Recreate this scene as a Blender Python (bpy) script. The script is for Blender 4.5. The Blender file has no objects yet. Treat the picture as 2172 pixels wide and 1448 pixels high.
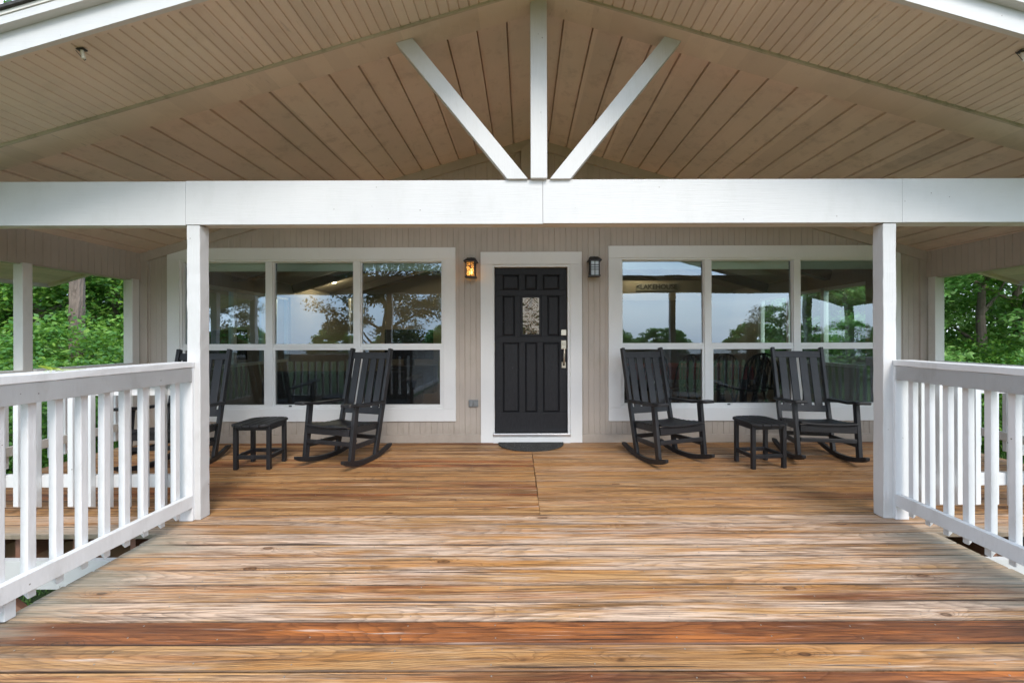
import bpy, bmesh, math, random
import numpy as np
from mathutils import Vector, Matrix
R = math.radians
random.seed(7); rng = np.random.default_rng(7)
scene = bpy.context.scene
COL = scene.collection

# ------------------------------------------------------------------ camera
F = 870.0; EYE = 1.33
cam = bpy.data.cameras.new('camera'); camo = bpy.data.objects.new('camera', cam); COL.objects.link(camo)
cam.sensor_width = 36; cam.lens = F / 2172 * 36
cam.shift_x = -26 / 2172; cam.shift_y = -10 / 2172
cam.clip_start = 0.05; cam.clip_end = 2000
camo.matrix_world = Matrix.Translation((0, 0, EYE)) @ Matrix.Rotation(R(90), 4, 'X') @ Matrix.Rotation(-0.0025, 4, 'Z')
scene.camera = camo

# ------------------------------------------------------------------ sky and sun
SUN_EL, SUN_AZ = R(43), R(160)          # azimuth measured from +Y, clockwise
w = bpy.data.worlds.new('World'); scene.world = w; w.use_nodes = True
nt = w.node_tree; nt.nodes.clear()
def WN(t): return nt.nodes.new(t)
sky = WN('ShaderNodeTexSky'); sky.sky_type = 'NISHITA'; sky.sun_disc = False
sky.sun_elevation = SUN_EL; sky.sun_rotation = SUN_AZ; sky.dust_density = 2.0; sky.air_density = 1.2
tc = WN('ShaderNodeTexCoord'); mp = WN('ShaderNodeMapping'); mp.inputs['Scale'].default_value = (1.5, 1.5, 4.0)
nz = WN('ShaderNodeTexNoise'); nz.inputs['Scale'].default_value = 1.6; nz.inputs['Detail'].default_value = 6; nz.inputs['Distortion'].default_value = .4
rp = WN('ShaderNodeValToRGB'); rp.color_ramp.elements[0].position = .35; rp.color_ramp.elements[1].position = .7
rp.color_ramp.elements[0].color = (4.2, 6.1, 8.6, 1); rp.color_ramp.elements[1].color = (10.2, 11, 12, 1)
mx = WN('ShaderNodeMix'); mx.data_type = 'RGBA'; mx.inputs[0].default_value = .72
bg = WN('ShaderNodeBackground'); bg.inputs['Strength'].default_value = .11
out = WN('ShaderNodeOutputWorld'); L = nt.links
L.new(tc.outputs['Generated'], mp.inputs['Vector']); L.new(mp.outputs[0], nz.inputs['Vector']); L.new(nz.outputs['Fac'], rp.inputs[0])
L.new(sky.outputs[0], mx.inputs[6]); L.new(rp.outputs[0], mx.inputs[7]); L.new(mx.outputs[2], bg.inputs[0]); L.new(bg.outputs[0], out.inputs[0])
sun = bpy.data.lights.new('sun', 'SUN'); suno = bpy.data.objects.new('sun', sun); COL.objects.link(suno)
sun.energy = 1.0; sun.angle = R(20); sun.color = (1, .94, .86)
sd = Vector((math.sin(SUN_AZ) * math.cos(SUN_EL), math.cos(SUN_AZ) * math.cos(SUN_EL), math.sin(SUN_EL)))
suno.rotation_euler = (-sd).to_track_quat('-Z', 'Y').to_euler()
scene.view_settings.view_transform = 'Standard'; scene.view_settings.look = 'None'
scene.view_settings.exposure = 1.47; scene.view_settings.gamma = 1
scene.cycles.max_bounces = 12; scene.cycles.diffuse_bounces = 8; scene.cycles.glossy_bounces = 5
scene.cycles.transparent_max_bounces = 24; scene.cycles.caustics_reflective = False; scene.cycles.caustics_refractive = False

# ------------------------------------------------------------------ materials
class NB:
    def __init__(s, name):
        s.m = bpy.data.materials.new(name); s.m.use_nodes = True; s.t = s.m.node_tree; s.t.nodes.clear()
        s.out = s.n('ShaderNodeOutputMaterial')
    def n(s, t, **k):
        x = s.t.nodes.new(t)
        for a, b in k.items(): setattr(x, a, b)
        return x
    def lk(s, a, b): s.t.links.new(a, b)
    def put(s, sock, v):
        if hasattr(v, 'is_output') or isinstance(v, bpy.types.NodeSocket): s.lk(v, sock)
        elif v is not None:
            if isinstance(v, (tuple, list)) and len(v) == 3 and sock.type == 'RGBA': v = (*v, 1)
            sock.default_value = v
    def math(s, op, a, b=0.0, c=None, clamp=False):
        x = s.n('ShaderNodeMath', operation=op, use_clamp=clamp); s.put(x.inputs[0], a); s.put(x.inputs[1], b)
        if c is not None: s.put(x.inputs[2], c)
        return x.outputs[0]
    def mix(s, f, a, b, mode='MIX'):
        x = s.n('ShaderNodeMix', data_type='RGBA', blend_type=mode); s.put(x.inputs[0], f); s.put(x.inputs[6], a); s.put(x.inputs[7], b); return x.outputs[2]
    def pos(s): return s.n('ShaderNodeNewGeometry').outputs['Position']
    def obj(s): return s.n('ShaderNodeTexCoord').outputs['Object']
    def map(s, v, sc=(1, 1, 1), loc=(0, 0, 0)):
        x = s.n('ShaderNodeMapping'); s.put(x.inputs['Vector'], v); x.inputs['Scale'].default_value = sc; x.inputs['Location'].default_value = loc; return x.outputs[0]
    def noise(s, v, scale=1, detail=3, rough=.5, dist=0, dim='3D', w=None):
        x = s.n('ShaderNodeTexNoise', noise_dimensions=dim); s.put(x.inputs['Vector'], v); x.inputs['Scale'].default_value = scale
        x.inputs['Detail'].default_value = detail; x.inputs['Roughness'].default_value = rough; x.inputs['Distortion'].default_value = dist
        if w is not None: s.put(x.inputs['W'], w)
        return x.outputs['Fac']
    def ramp(s, f, stops):
        x = s.n('ShaderNodeValToRGB'); s.put(x.inputs[0], f); e = x.color_ramp.elements
        while len(e) > len(stops): e.remove(e[-1])
        while len(e) < len(stops): e.new(.5)
        for q, (p, c) in zip(e, stops): q.position = p; q.color = (*c, 1) if len(c) == 3 else c
        return x.outputs[0]
    def mr(s, f, a, b, c=0, d=1, smooth=False):
        x = s.n('ShaderNodeMapRange', clamp=True)
        if smooth: x.interpolation_type = 'SMOOTHSTEP'
        s.put(x.inputs[0], f)
        for i, v in enumerate((a, b, c, d)): x.inputs[1 + i].default_value = v
        return x.outputs[0]
    def bsdf(s, col, rough=.5, bump=None, bs=.3, bd=.002, metal=0, spec=.5, normal=None):
        x = s.n('ShaderNodeBsdfPrincipled'); s.put(x.inputs['Base Color'], col); s.put(x.inputs['Roughness'], rough)
        x.inputs['Metallic'].default_value = metal; x.inputs['Specular IOR Level'].default_value = spec
        if bump is not None:
            b = s.n('ShaderNodeBump'); b.inputs['Strength'].default_value = bs; b.inputs['Distance'].default_value = bd; s.lk(bump, b.inputs['Height']); s.lk(b.outputs[0], x.inputs['Normal'])
        return x
    def done(s, sh): s.lk(sh.outputs[0] if hasattr(sh, 'outputs') else sh, s.out.inputs[0]); return s.m

def paint(name, col, grain=(4, 4, 60), var=.06, rough=.5, bs=.25, dirt=.12, chips=0.0, dirtcol=(.25, .23, .16), plank=0, spec=.5, splash=0):
    b = NB(name); p = b.pos()
    fine = b.noise(b.map(p, grain), 6, 5, .6)
    big = b.noise(p, 1.7, 4, .6)
    c = b.mix(b.mr(big, .3, .75), tuple(x * (1 - var) for x in col), tuple(min(1, x * (1 + var * .4)) for x in col))
    d = b.noise(b.map(p, (3, 3, 1.2)), 2.2, 6, .7)
    c = b.mix(b.math('MULTIPLY', b.mr(d, .52, .72), dirt), c, dirtcol)
    c = b.mix(b.math('MULTIPLY', b.mr(fine, .55, .8), .10), c, tuple(x * .55 for x in col))
    if chips:
        v = b.n('ShaderNodeTexVoronoi'); b.put(v.inputs['Vector'], p); v.inputs['Scale'].default_value = 14
        sp = b.math('LESS_THAN', v.outputs['Distance'], chips)
        sel = b.math('GREATER_THAN', b.noise(p, 9, 1), .56)
        c = b.mix(b.math('MULTIPLY', b.math('MULTIPLY', sp, sel), .8), c, (.16, .13, .1))
    if splash:
        zz = b.n('ShaderNodeSeparateXYZ'); b.lk(p, zz.inputs[0]); sf = b.math('MULTIPLY', b.mr(b.math('ADD', zz.outputs[2], b.math('MULTIPLY', b.math('SUBTRACT', b.noise(p, 6, 5, .7), .5), .35)), .02, .30, 1, 0), splash)
        c = b.mix(sf, c, (.17, .13, .095))
    if plank:
        xx = b.n('ShaderNodeSeparateXYZ'); b.lk(p, xx.inputs[0])
        pid = b.math('FLOOR', b.math('DIVIDE', b.math('ADD', xx.outputs[0], 20.0 + plank * .5 - .30), plank))
        wn = b.n('ShaderNodeTexWhiteNoise', noise_dimensions='1D'); b.put(wn.inputs['W'], pid)
        c = b.mix(b.math('MULTIPLY', wn.outputs['Value'], .34), c, tuple(x * .35 for x in col))
        sc = b.noise(b.map(p, (9, 1.6, 9)), 3.2, 5, .7); sm2 = b.noise(p, 1.1, 3)
        c = b.mix(b.math('MULTIPLY', b.math('MULTIPLY', b.mr(sc, .60, .72), b.mr(sm2, .48, .62)), .55), c, (.10, .075, .055))
        c = b.mix(b.math('MULTIPLY', b.mr(b.noise(p, .8, 2), .4, .6), .35), c, (col[0] * 1.08, col[1] * .93, col[2] * .95))
    return b.done(b.bsdf(c, b.mr(big, .3, .7, rough - .06, rough + .1), fine, bs, .002, spec=spec))

WHITE = (.57, .565, .555)
M = {}
M['white_h'] = paint('white_paint_beam', WHITE, (1.0, 22, 22), .07, .5, .7, .16, .06, (.38, .38, .34))
M['white_v'] = paint('white_paint_post', WHITE, (22, 22, .8), .08, .5, 1.0, .2, .06, (.36, .36, .32))
M['white_rail'] = paint('white_paint_rail', (.68, .68, .68), (12, 12, 1.6), .10, .5, .8, .28, .07, (.33, .32, .28))
M['white_trim'] = paint('white_trim_paint', (.78, .78, .76), (10, 10, 4), .03, .5, .15, .05)
M['vinyl'] = paint('white_vinyl', (.80, .80, .78), (6, 6, 6), .02, .35, .05, .05)
M['tan_wall'] = paint('taupe_siding_paint', (.49, .425, .362), (18, 18, 1.2), .10, .55, .3, .28, .03, splash=.35)
M['tan_ceil'] = paint('taupe_ceiling_paint', (.77, .655, .545), (14, 1.0, 14), .10, .6, .5, .35, .03, (.20, .15, .10), .2265)
M['tan_bead'] = paint('taupe_soffit_paint', (.68, .585, .475), (10, 1, 10), .08, .55, .3, .22, .02, (.25, .21, .14), .136)
M['tan_post'] = paint('side_post_paint', (.68, .66, .61), (20, 20, 1), .06, .5, .4, .2)
M['mildew'] = paint('mildewed_trim', (.46, .41, .30), (8, 8, 8), .25, .7, .4, .7, 0, (.17, .18, .10))
M['black_poly'] = paint('black_poly_lumber', (.012, .012, .014), (9, 9, 9), .2, .42, .5, .5, 0, (.05, .05, .055), spec=.5)
M['black_metal'] = paint('black_metal', (.015, .015, .016), (20, 20, 20), .1, .4, .2, .2)
M['interior_wall'] = paint('interior_wall', (.36, .31, .25), (4, 4, 4), .04, .7, .1, .05)
M['dark_beam'] = paint('dark_stained_wood', (.035, .026, .02), (2, 20, 20), .2, .5, .3, .1)
M['brown_lumber'] = paint('red_brown_lumber', (.30, .15, .10), (2, 20, 20), .25, .7, .5, .3, 0, (.05, .03, .02))

def simple(name, col, rough=.5, metal=0, spec=.5, emit=None, es=0):
    b = NB(name); x = b.bsdf(col, rough, None, metal=metal, spec=spec)
    if emit: x.inputs['Emission Color'].default_value = (*emit, 1); x.inputs['Emission Strength'].default_value = es
    return b.done(x)
M['steel'] = simple('brushed_nickel', (.46, .41, .34), .3, 1)
M['bronze'] = simple('bronze_caming', (.34, .24, .17), .35, 1)
M['alu'] = simple('aluminium_sill', (.6, .6, .6), .35, 1)
M['grey_plastic'] = simple('grey_plastic', (.22, .23, .23), .5)
M['nail'] = simple('galvanised_nail', (.35, .33, .3), .45, .6)
b = NB('lit_amber_glass'); tr = b.n('ShaderNodeBsdfTransparent'); tr.inputs['Color'].default_value = (.95, .68, .34, 1)
tl = b.n('ShaderNodeBsdfTranslucent'); tl.inputs['Color'].default_value = (.75, .48, .20, 1); ms = b.n('ShaderNodeMixShader'); ms.inputs[0].default_value = .55
b.lk(tr.outputs[0], ms.inputs[1]); b.lk(tl.outputs[0], ms.inputs[2]); M['lit_glass'] = b.done(ms)
M['bulb'] = simple('lit_bulb', (1, .8, .5), .4, emit=(1, .72, .36), es=3)
M['frost'] = simple('seeded_clear_glass', (.55, .6, .63), .25)
M['recess'] = simple('recessed_lamp', (1, .9, .7), .4, emit=(1, .78, .5), es=7)
M['red_cloth'] = simple('red_tablecloth', (.38, .05, .05), .8)
M['shade'] = simple('roller_shade_fabric', (.85, .88, .82), .8)
M['tv'] = simple('screen_black', (.008, .008, .009), .2)
M['sofa'] = simple('dark_upholstery', (.05, .045, .045), .85)
M['wood_floor'] = simple('interior_floor', (.16, .10, .06), .4)
M['sign_wood'] = paint('weathered_sign_board', (.42, .40, .36), (3, 20, 20), .4, .8, .3, .7)
M['curtain'] = simple('pale_curtain', (.5, .5, .48), .85)
M['bulb_off'] = simple('cream_lamp_holder', (.6, .56, .45), .35)

b = NB('door_paint'); p = b.pos(); f = b.noise(b.map(p, (6, 6, 1.2)), 14, 5, .6); s_ = b.noise(p, 30, 2)
c = b.mix(b.mr(f, .3, .8), (.011, .011, .0125), (.024, .024, .027)); c = b.mix(b.math('MULTIPLY', b.math('GREATER_THAN', s_, .76), .5), c, (.2, .2, .2))
M['door'] = b.done(b.bsdf(c, .55, f, .25, .001, spec=.3))

b = NB('mat_rubber'); p = b.pos(); f = b.noise(p, 160, 2); s_ = b.noise(p, 220, 1)
c = b.mix(b.math('GREATER_THAN', s_, .64), (.018, .018, .018), (.20, .20, .19))
M['mat'] = b.done(b.bsdf(c, .9, f, 1, .004))

b = NB('window_glass')         # coated double glazing: partly see-through, partly mirror
p = b.pos(); wv = b.noise(b.map(p, (1, 1, 1)), 1.6, 1)
gl = b.n('ShaderNodeBsdfGlossy'); gl.inputs['Color'].default_value = (.74, .88, 1, 1); gl.inputs['Roughness'].default_value = .0
bp = b.n('ShaderNodeBump'); bp.inputs['Strength'].default_value = .25; bp.inputs['Distance'].default_value = .012; b.lk(wv, bp.inputs['Height']); b.lk(bp.outputs[0], gl.inputs['Normal'])
tr = b.n('ShaderNodeBsdfTransparent'); tr.inputs['Color'].default_value = (.70, .80, .74, 1)
fr = b.n('ShaderNodeFresnel'); fr.inputs['IOR'].default_value = 1.5
ms = b.n('ShaderNodeMixShader'); b.lk(b.math('ADD', b.math('MULTIPLY', fr.outputs[0], 1.4), .135, clamp=True), ms.inputs[0]); b.lk(tr.outputs[0], ms.inputs[1]); b.lk(gl.outputs[0], ms.inputs[2])
M['glass'] = b.done(ms)

b = NB('insect_screen')        # fine dark mesh: mostly dark, partly open
df = b.n('ShaderNodeBsdfDiffuse'); df.inputs['Color'].default_value = (.02, .02, .022, 1)
tr = b.n('ShaderNodeBsdfTransparent'); ms = b.n('ShaderNodeMixShader'); ms.inputs[0].default_value = .36
b.lk(tr.outputs[0], ms.inputs[1]); b.lk(df.outputs[0], ms.inputs[2]); M['screen'] = b.done(ms)

b = NB('door_lite_glass'); p = b.pos(); f = b.noise(p, 9, 1, .4, 1.0)
gl = b.n('ShaderNodeBsdfGlossy'); gl.inputs['Color'].default_value = (.75, .66, .55, 1); gl.inputs['Roughness'].default_value = .06
bp = b.n('ShaderNodeBump'); bp.inputs['Strength'].default_value = .8; bp.inputs['Distance'].default_value = .008; b.lk(f, bp.inputs['Height']); b.lk(bp.outputs[0], gl.inputs['Normal'])
df = b.n('ShaderNodeBsdfDiffuse'); df.inputs['Color'].default_value = (.035, .022, .013, 1)
ms = b.n('ShaderNodeMixShader'); ms.inputs[0].default_value = .14; b.lk(df.outputs[0], ms.inputs[1]); b.lk(gl.outputs[0], ms.inputs[2]); M['lite'] = b.done(ms)

def deck_mat():
    b = NB('weathered_pine_deck')
    at = b.n('ShaderNodeAttribute', attribute_name='bcol'); sp = b.n('ShaderNodeSeparateColor'); b.lk(at.outputs['Color'], sp.inputs[0])
    bid, orange, pale = sp.outputs[0], sp.outputs[1], sp.outputs[2]
    g = b.pos(); xyz = b.n('ShaderNodeSeparateXYZ'); b.lk(g, xyz.inputs[0]); X, Y, Z = xyz.outputs
    def vec(sx, sy, k):
        c = b.n('ShaderNodeCombineXYZ'); b.put(c.inputs[0], b.math('ADD', b.math('MULTIPLY', X, sx), b.math('MULTIPLY', bid, 91 * k)))
        b.put(c.inputs[1], b.math('MULTIPLY', Y, sy)); b.put(c.inputs[2], b.math('MULTIPLY', bid, 53)); return c.outputs[0]
    # knots
    vo = b.n('ShaderNodeTexVoronoi', voronoi_dimensions='3D', feature='F1'); b.put(vo.inputs['Vector'], vec(2.3, 5.4, 1)); vo.inputs['Scale'].default_value = 1.0
    kd = b.math('ADD', vo.outputs['Distance'], b.math('MULTIPLY', b.math('SUBTRACT', b.noise(vec(7, 30, 3), 1, 3), .5), .10))
    sel = b.math('GREATER_THAN', b.noise(vec(.6, 2.2, 17), 1, 0), .47)
    kf = b.math('MULTIPLY', b.math('POWER', b.mr(kd, .0, .40, 1, 0), 2.2), b.math('ADD', b.math('MULTIPLY', sel, .75), .25))
    # figure: contour lines of a smooth stretched field, bent round the knots
    sm = b.noise(vec(.42, 3.9, 2), 1, 1.2, .45)
    fld = b.math('ADD', b.math('ADD', b.math('MULTIPLY', sm, 36), b.math('MULTIPLY', kf, 6.5)), b.math('MULTIPLY', b.noise(vec(1.6, 30, 1), 1, 2), 1.1))
    ring = b.math('FRACT', fld)
    late = b.math('MULTIPLY', b.math('POWER', ring, 3.0), b.mr(ring, .90, 1.0, 1, 0))
    fine = b.noise(vec(3.2, 120, 1), 1, 5, .8)
    med = b.noise(vec(1.9, 42, 4), 1, 5, .7)
    big = b.noise(vec(.55, 14, 5), 1, 4, .6)
    big2 = b.noise(vec(.8, 9.0, 7), 1, 4, .65)
    big3 = b.noise(vec(.9, 14.0, 19), 1, 5, .68)
    base = b.ramp(big, [(.30, (.25, .115, .040)), (.42, (.43, .215, .078)), (.56, (.58, .33, .14)), (.70, (.40, .18, .055))])
    wf = b.math('MULTIPLY', b.mr(b.math('ADD', b.math('ADD', big2, b.math('MULTIPLY', b.math('SUBTRACT', med, .5), .9)), b.math('MULTIPLY', pale, .16)), .46, .74, 0, 1, True), pale)
    c = b.mix(b.math('MULTIPLY', wf, .95), base, (.70, .515, .385))
    hp = b.mr(b.noise(vec(.8, 16, 9), 1, 4, .65), .48, .62, 0, 1, True)
    c = b.mix(b.math('MULTIPLY', hp, .68), c, (.50, .215, .055))
    # dark damp patches
    c = b.mix(b.math('MULTIPLY', b.mr(big3, .54, .66, 0, 1, True), .55), c, (.10, .055, .030))
    # red-orange stain left on whole boards
    of = b.math('MULTIPLY', b.mr(b.math('ADD', b.noise(vec(.45, 6.5, 11), 1, 5, .65), b.math('MULTIPLY', orange, .40)), .62, .80, 0, 1, True), b.mr(orange, .03, .3))
    oc = b.ramp(big2, [(.36, (.075, .022, .010)), (.50, (.21, .060, .018)), (.64, (.48, .145, .03))])
    c = b.mix(b.math('MULTIPLY', of, .90), c, oc)
    wn = b.n('ShaderNodeTexWhiteNoise', noise_dimensions='1D'); b.put(wn.inputs['W'], bid)
    c = b.mix(b.math('MULTIPLY', wn.outputs['Value'], .36), c, b.mix(.5, c, (.10, .045, .018)))
    # grain lines
    dk = b.mix(of, (.06, .028, .012), (.045, .013, .006))
    c = b.mix(b.math('MULTIPLY', late, .54), c, dk)
    c = b.mix(b.math('MULTIPLY', b.mr(fine, .50, .60), .66), c, dk)
    c = b.mix(b.math('MULTIPLY', b.mr(med, .57, .64), .46), c, dk)
    # bleached streaks
    st = b.noise(vec(1.6, 48, 21), 1, 4, .65)
    c = b.mix(b.math('MULTIPLY', b.math('MULTIPLY', b.mr(st, .60, .72), b.mr(big2, .40, .60)), .75), c, (.68, .57, .48))
    # checks
    ck = b.mr(b.noise(vec(.9, 80, 13), 1, 3, .55), .63, .66)
    c = b.mix(b.math('MULTIPLY', ck, .85), c, (.025, .013, .008))
    # knots
    c = b.mix(b.math('MULTIPLY', b.math('MULTIPLY', b.mr(kd, .05, .15, 1, 0), sel), .6), c, (.19, .075, .024))
    c = b.mix(b.math('MULTIPLY', b.math('MULTIPLY', b.mr(kd, .075, .085, 1, 0), sel), .4), c, (.12, .05, .02))
    rim = b.math('MULTIPLY', b.mr(kd, .055, .072), b.mr(kd, .078, .095, 1, 0))
    c = b.mix(b.math('MULTIPLY', b.math('MULTIPLY', rim, sel), .65), c, (.025, .012, .007))
    c = b.mix(b.math('MULTIPLY', b.math('MULTIPLY', b.mr(kd, .012, .03, 1, 0), sel), .8), c, (.02, .01, .006))
    # shade of the gaps painted dark along the board edges
    u = b.math('FRACT', b.math('DIVIDE', b.math('SUBTRACT', Y, OFF), .1429))
    e = b.math('MINIMUM', u, b.math('SUBTRACT', .965, u))
    ew = b.math('MULTIPLY', b.mr(b.math('ADD', e, b.math('MULTIPLY', b.math('SUBTRACT', big3, .5), .06)), .012, .05, 1, 0), .9)
    c = b.mix(b.math('MULTIPLY', ew, b.mr(b.noise(vec(.7, .6, 23), 1, 3, .6), .36, .6, .5, 1)), c, (.03, .016, .009))
    # mossy grey ends of the walkway boards
    mo = b.math('MULTIPLY', b.math('MULTIPLY', b.mr(b.math('ADD', b.math('ABSOLUTE', b.math('SUBTRACT', X, .15)), b.math('MULTIPLY', b.math('SUBTRACT', big2, .5), 1.6)), 2.25, 2.65), b.mr(Y, 2.95, 2.7)), .7)
    c = b.mix(mo, c, b.mix(b.mr(med, .4, .6), (.30, .285, .23), (.16, .16, .115)))
    ht = b.math('SUBTRACT', b.math('ADD', b.math('MULTIPLY', late, -.6), b.math('MULTIPLY', fine, -.7)), b.math('MULTIPLY', ck, 1.4))
    return b.done(b.bsdf(c, b.mr(med, .3, .7, .42, .72), ht, .6, .0022, spec=.4))
OFF = (870 * 1.33 / 650) - .1429 * 12
M['deck'] = deck_mat()

def leaf_mat(name, a, c2, c3):
    b = NB(name); ri = b.n('ShaderNodeNewGeometry').outputs['Random Per Island']; p = b.pos()
    n = b.noise(p, .9, 2)
    c = b.ramp(b.math('ADD', b.math('MULTIPLY', ri, .55), b.math('MULTIPLY', n, .5)), [(.2, a), (.52, c2), (.85, c3)])
    x = b.bsdf(c, .45, None, spec=.5); t = b.n('ShaderNodeBsdfTranslucent'); b.lk(b.mix(.5, c, c3), t.inputs[0])
    ms = b.n('ShaderNodeMixShader'); ms.inputs[0].default_value = .42; b.lk(x.outputs[0], ms.inputs[1]); b.lk(t.outputs[0], ms.inputs[2])
    return b.done(ms)
M['leaf_a'] = leaf_mat('leaf_green', (.035, .12, .02), (.085, .24, .035), (.25, .42, .06))
M['leaf_b'] = leaf_mat('leaf_bright', (.05, .16, .035), (.15, .34, .07), (.36, .55, .16))
M['leaf_c'] = leaf_mat('leaf_olive', (.06, .075, .02), (.11, .13, .03), (.20, .15, .05))
M['bark'] = paint('bark', (.20, .155, .125), (5, 5, 1.2), .5, .95, 1, .9, 0, (.05, .035, .025))
b = NB('lawn'); p = b.pos(); n1 = b.noise(p, 3, 5, .7); n2 = b.noise(p, 60, 3, .7)
c = b.mix(b.mr(n1, .3, .7), (.055, .11, .022), (.12, .19, .04)); c = b.mix(b.mr(n2, .4, .7), c, (.03, .055, .014))
M['lawn'] = b.done(b.bsdf(c, .9, n2, 1, .04))
b = NB('lake_water'); n1 = b.noise(b.map(b.pos(), (.3, 1, 1)), .8, 4)
M['water'] = b.done(b.bsdf((.03, .06, .08), .08, n1, .3, .1))
b = NB('shingles'); p = b.pos(); n1 = b.noise(p, 30, 4)
M['shingle'] = b.done(b.bsdf(b.mix(n1, (.02, .02, .02), (.08, .075, .07)), .95, n1, 1, .01))
b = NB('lizard_skin'); p = b.obj(); n1 = b.noise(p, 180, 2)
xyz = b.n('ShaderNodeSeparateXYZ'); b.lk(p, xyz.inputs[0])
c = b.mix(b.mr(xyz.outputs[2], .006, .013), (.62, .68, .42), (.22, .30, .02)); c = b.mix(b.math('MULTIPLY', n1, .35), c, (.12, .16, .02))
M['lizard'] = b.done(b.bsdf(c, .45, n1, .4, .0005))

# ------------------------------------------------------------------ mesh helpers
class MB:
    def __init__(s): s.v = []; s.f = []
    def add(s, vs, fs):
        o = len(s.v); s.v += [tuple(v) for v in vs]; s.f += [tuple(i + o for i in f) for f in fs]; return s
    def box(s, x0, x1, y0, y1, z0, z1):
        return s.add([(x0, y0, z0), (x1, y0, z0), (x1, y1, z0), (x0, y1, z0), (x0, y0, z1), (x1, y0, z1), (x1, y1, z1), (x0, y1, z1)],
                     [(0, 3, 2, 1), (4, 5, 6, 7), (0, 1, 5, 4), (1, 2, 6, 5), (2, 3, 7, 6), (3, 0, 4, 7)])
    def wbox(s, x0, x1, y0, y1, z0, z1, axis='z', step=.09, amp=.0009):
        lo = {'x': (x0, x1), 'y': (y0, y1), 'z': (z0, z1)}[axis]; n = max(2, int((lo[1] - lo[0]) / step)); vs = []
        for i in range(n + 1):
            t = lo[0] + (lo[1] - lo[0]) * i / n
            for a, c in ((0, 0), (1, 0), (1, 1), (0, 1)):
                j1, j2 = random.uniform(-amp, amp), random.uniform(-amp, amp)
                if axis == 'z': vs.append(((x0, x1)[a] + j1, (y0, y1)[c] + j2, t))
                elif axis == 'y': vs.append(((x0, x1)[a] + j1, t, (z0, z1)[c] + j2))
                else: vs.append((t, (y0, y1)[a] + j1, (z0, z1)[c] + j2))
        return s.add(vs, [(0, 1, 2, 3), tuple(4 * n + k for k in (3, 2, 1, 0))] + [(4 * i + j, 4 * i + 4 + j, 4 * i + 4 + (j + 1) % 4, 4 * i + (j + 1) % 4) for i in range(n) for j in range(4)])
    def bar(s, p0, p1, a, c, side=(1, 0, 0)):
        """box from p0 to p1; a = size along 'side', c = size across"""
        p0, p1 = Vector(p0), Vector(p1); d = (p1 - p0).normalized(); u = Vector(side); u = (u - d * u.dot(d)).normalized(); v = d.cross(u)
        vs = []
        for p in (p0, p1):
            for i, j in ((-1, -1), (1, -1), (1, 1), (-1, 1)): vs.append(p + u * a / 2 * i + v * c / 2 * j)
        return s.add(vs, [(0, 3, 2, 1), (4, 5, 6, 7), (0, 1, 5, 4), (1, 2, 6, 5), (2, 3, 7, 6), (3, 0, 4, 7)])
    def prism(s, poly, axis, a, c):
        """extrude 2-D polygon; axis 'x','y','z' is the extrusion axis"""
        def P(q, t): return {'x': (t, q[0], q[1]), 'y': (q[0], t, q[1]), 'z': (q[0], q[1], t)}[axis]
        n = len(poly); vs = [P(q, a) for q in poly] + [P(q, c) for q in poly]
        fs = [tuple(range(n))[::-1], tuple(range(n, 2 * n))] + [(i, (i + 1) % n, n + (i + 1) % n, n + i) for i in range(n)]
        return s.add(vs, fs)
    def tube(s, pts, r, seg=8, closed=False):
        pts = [Vector(p) for p in pts]; n = len(pts); rings = []
        u = None
        for i, p in enumerate(pts):
            if closed: d = pts[(i + 1) % n] - pts[i - 1]
            else: d = pts[min(i + 1, n - 1)] - pts[max(i - 1, 0)]
            d.normalize()
            if u is None: u = d.orthogonal().normalized()
            u = (u - d * u.dot(d)).normalized(); v = d.cross(u); rr = r[i] if isinstance(r, (list, tuple)) else r
            rings.append([p + (u * math.cos(2 * math.pi * k / seg) + v * math.sin(2 * math.pi * k / seg)) * rr for k in range(seg)])
        vs = [q for ring in rings for q in ring]; fs = []
        for i in range(n if closed else n - 1):
            j = (i + 1) % n
            for k in range(seg): fs.append((i * seg + k, i * seg + (k + 1) % seg, j * seg + (k + 1) % seg, j * seg + k))
        if not closed: fs += [tuple(range(seg))[::-1], tuple(range((n - 1) * seg, n * seg))]
        return s.add(vs, fs)
    def disc(s, c, r, h, seg=20, axis='z'):
        poly = [(r * math.cos(2 * math.pi * k / seg), r * math.sin(2 * math.pi * k / seg)) for k in range(seg)]
        if axis == 'z': poly = [(a + c[0], b + c[1]) for a, b in poly]; return s.prism(poly, 'z', c[2], c[2] + h)
        poly = [(a + c[0], b + c[2]) for a, b in poly]; return s.prism(poly, 'y', c[1], c[1] + h)
    def build(s, name, m, parent=None, bevel=0, smooth=False, seg=2):
        me = bpy.data.meshes.new(name); me.from_pydata(s.v, [], s.f)
        bm = bmesh.new(); bm.from_mesh(me); bmesh.ops.recalc_face_normals(bm, faces=bm.faces); bm.to_mesh(me); bm.free()
        me.materials.append(M[m]); o = bpy.data.objects.new(name, me); COL.objects.link(o)
        if parent: o.parent = parent
        if smooth:
            me.polygons.foreach_set('use_smooth', [True] * len(me.polygons))
        if bevel:
            md = o.modifiers.new('bevel', 'BEVEL'); md.width = bevel; md.segments = seg; md.limit_method = 'ANGLE'; md.angle_limit = R(40)
        return o

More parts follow.
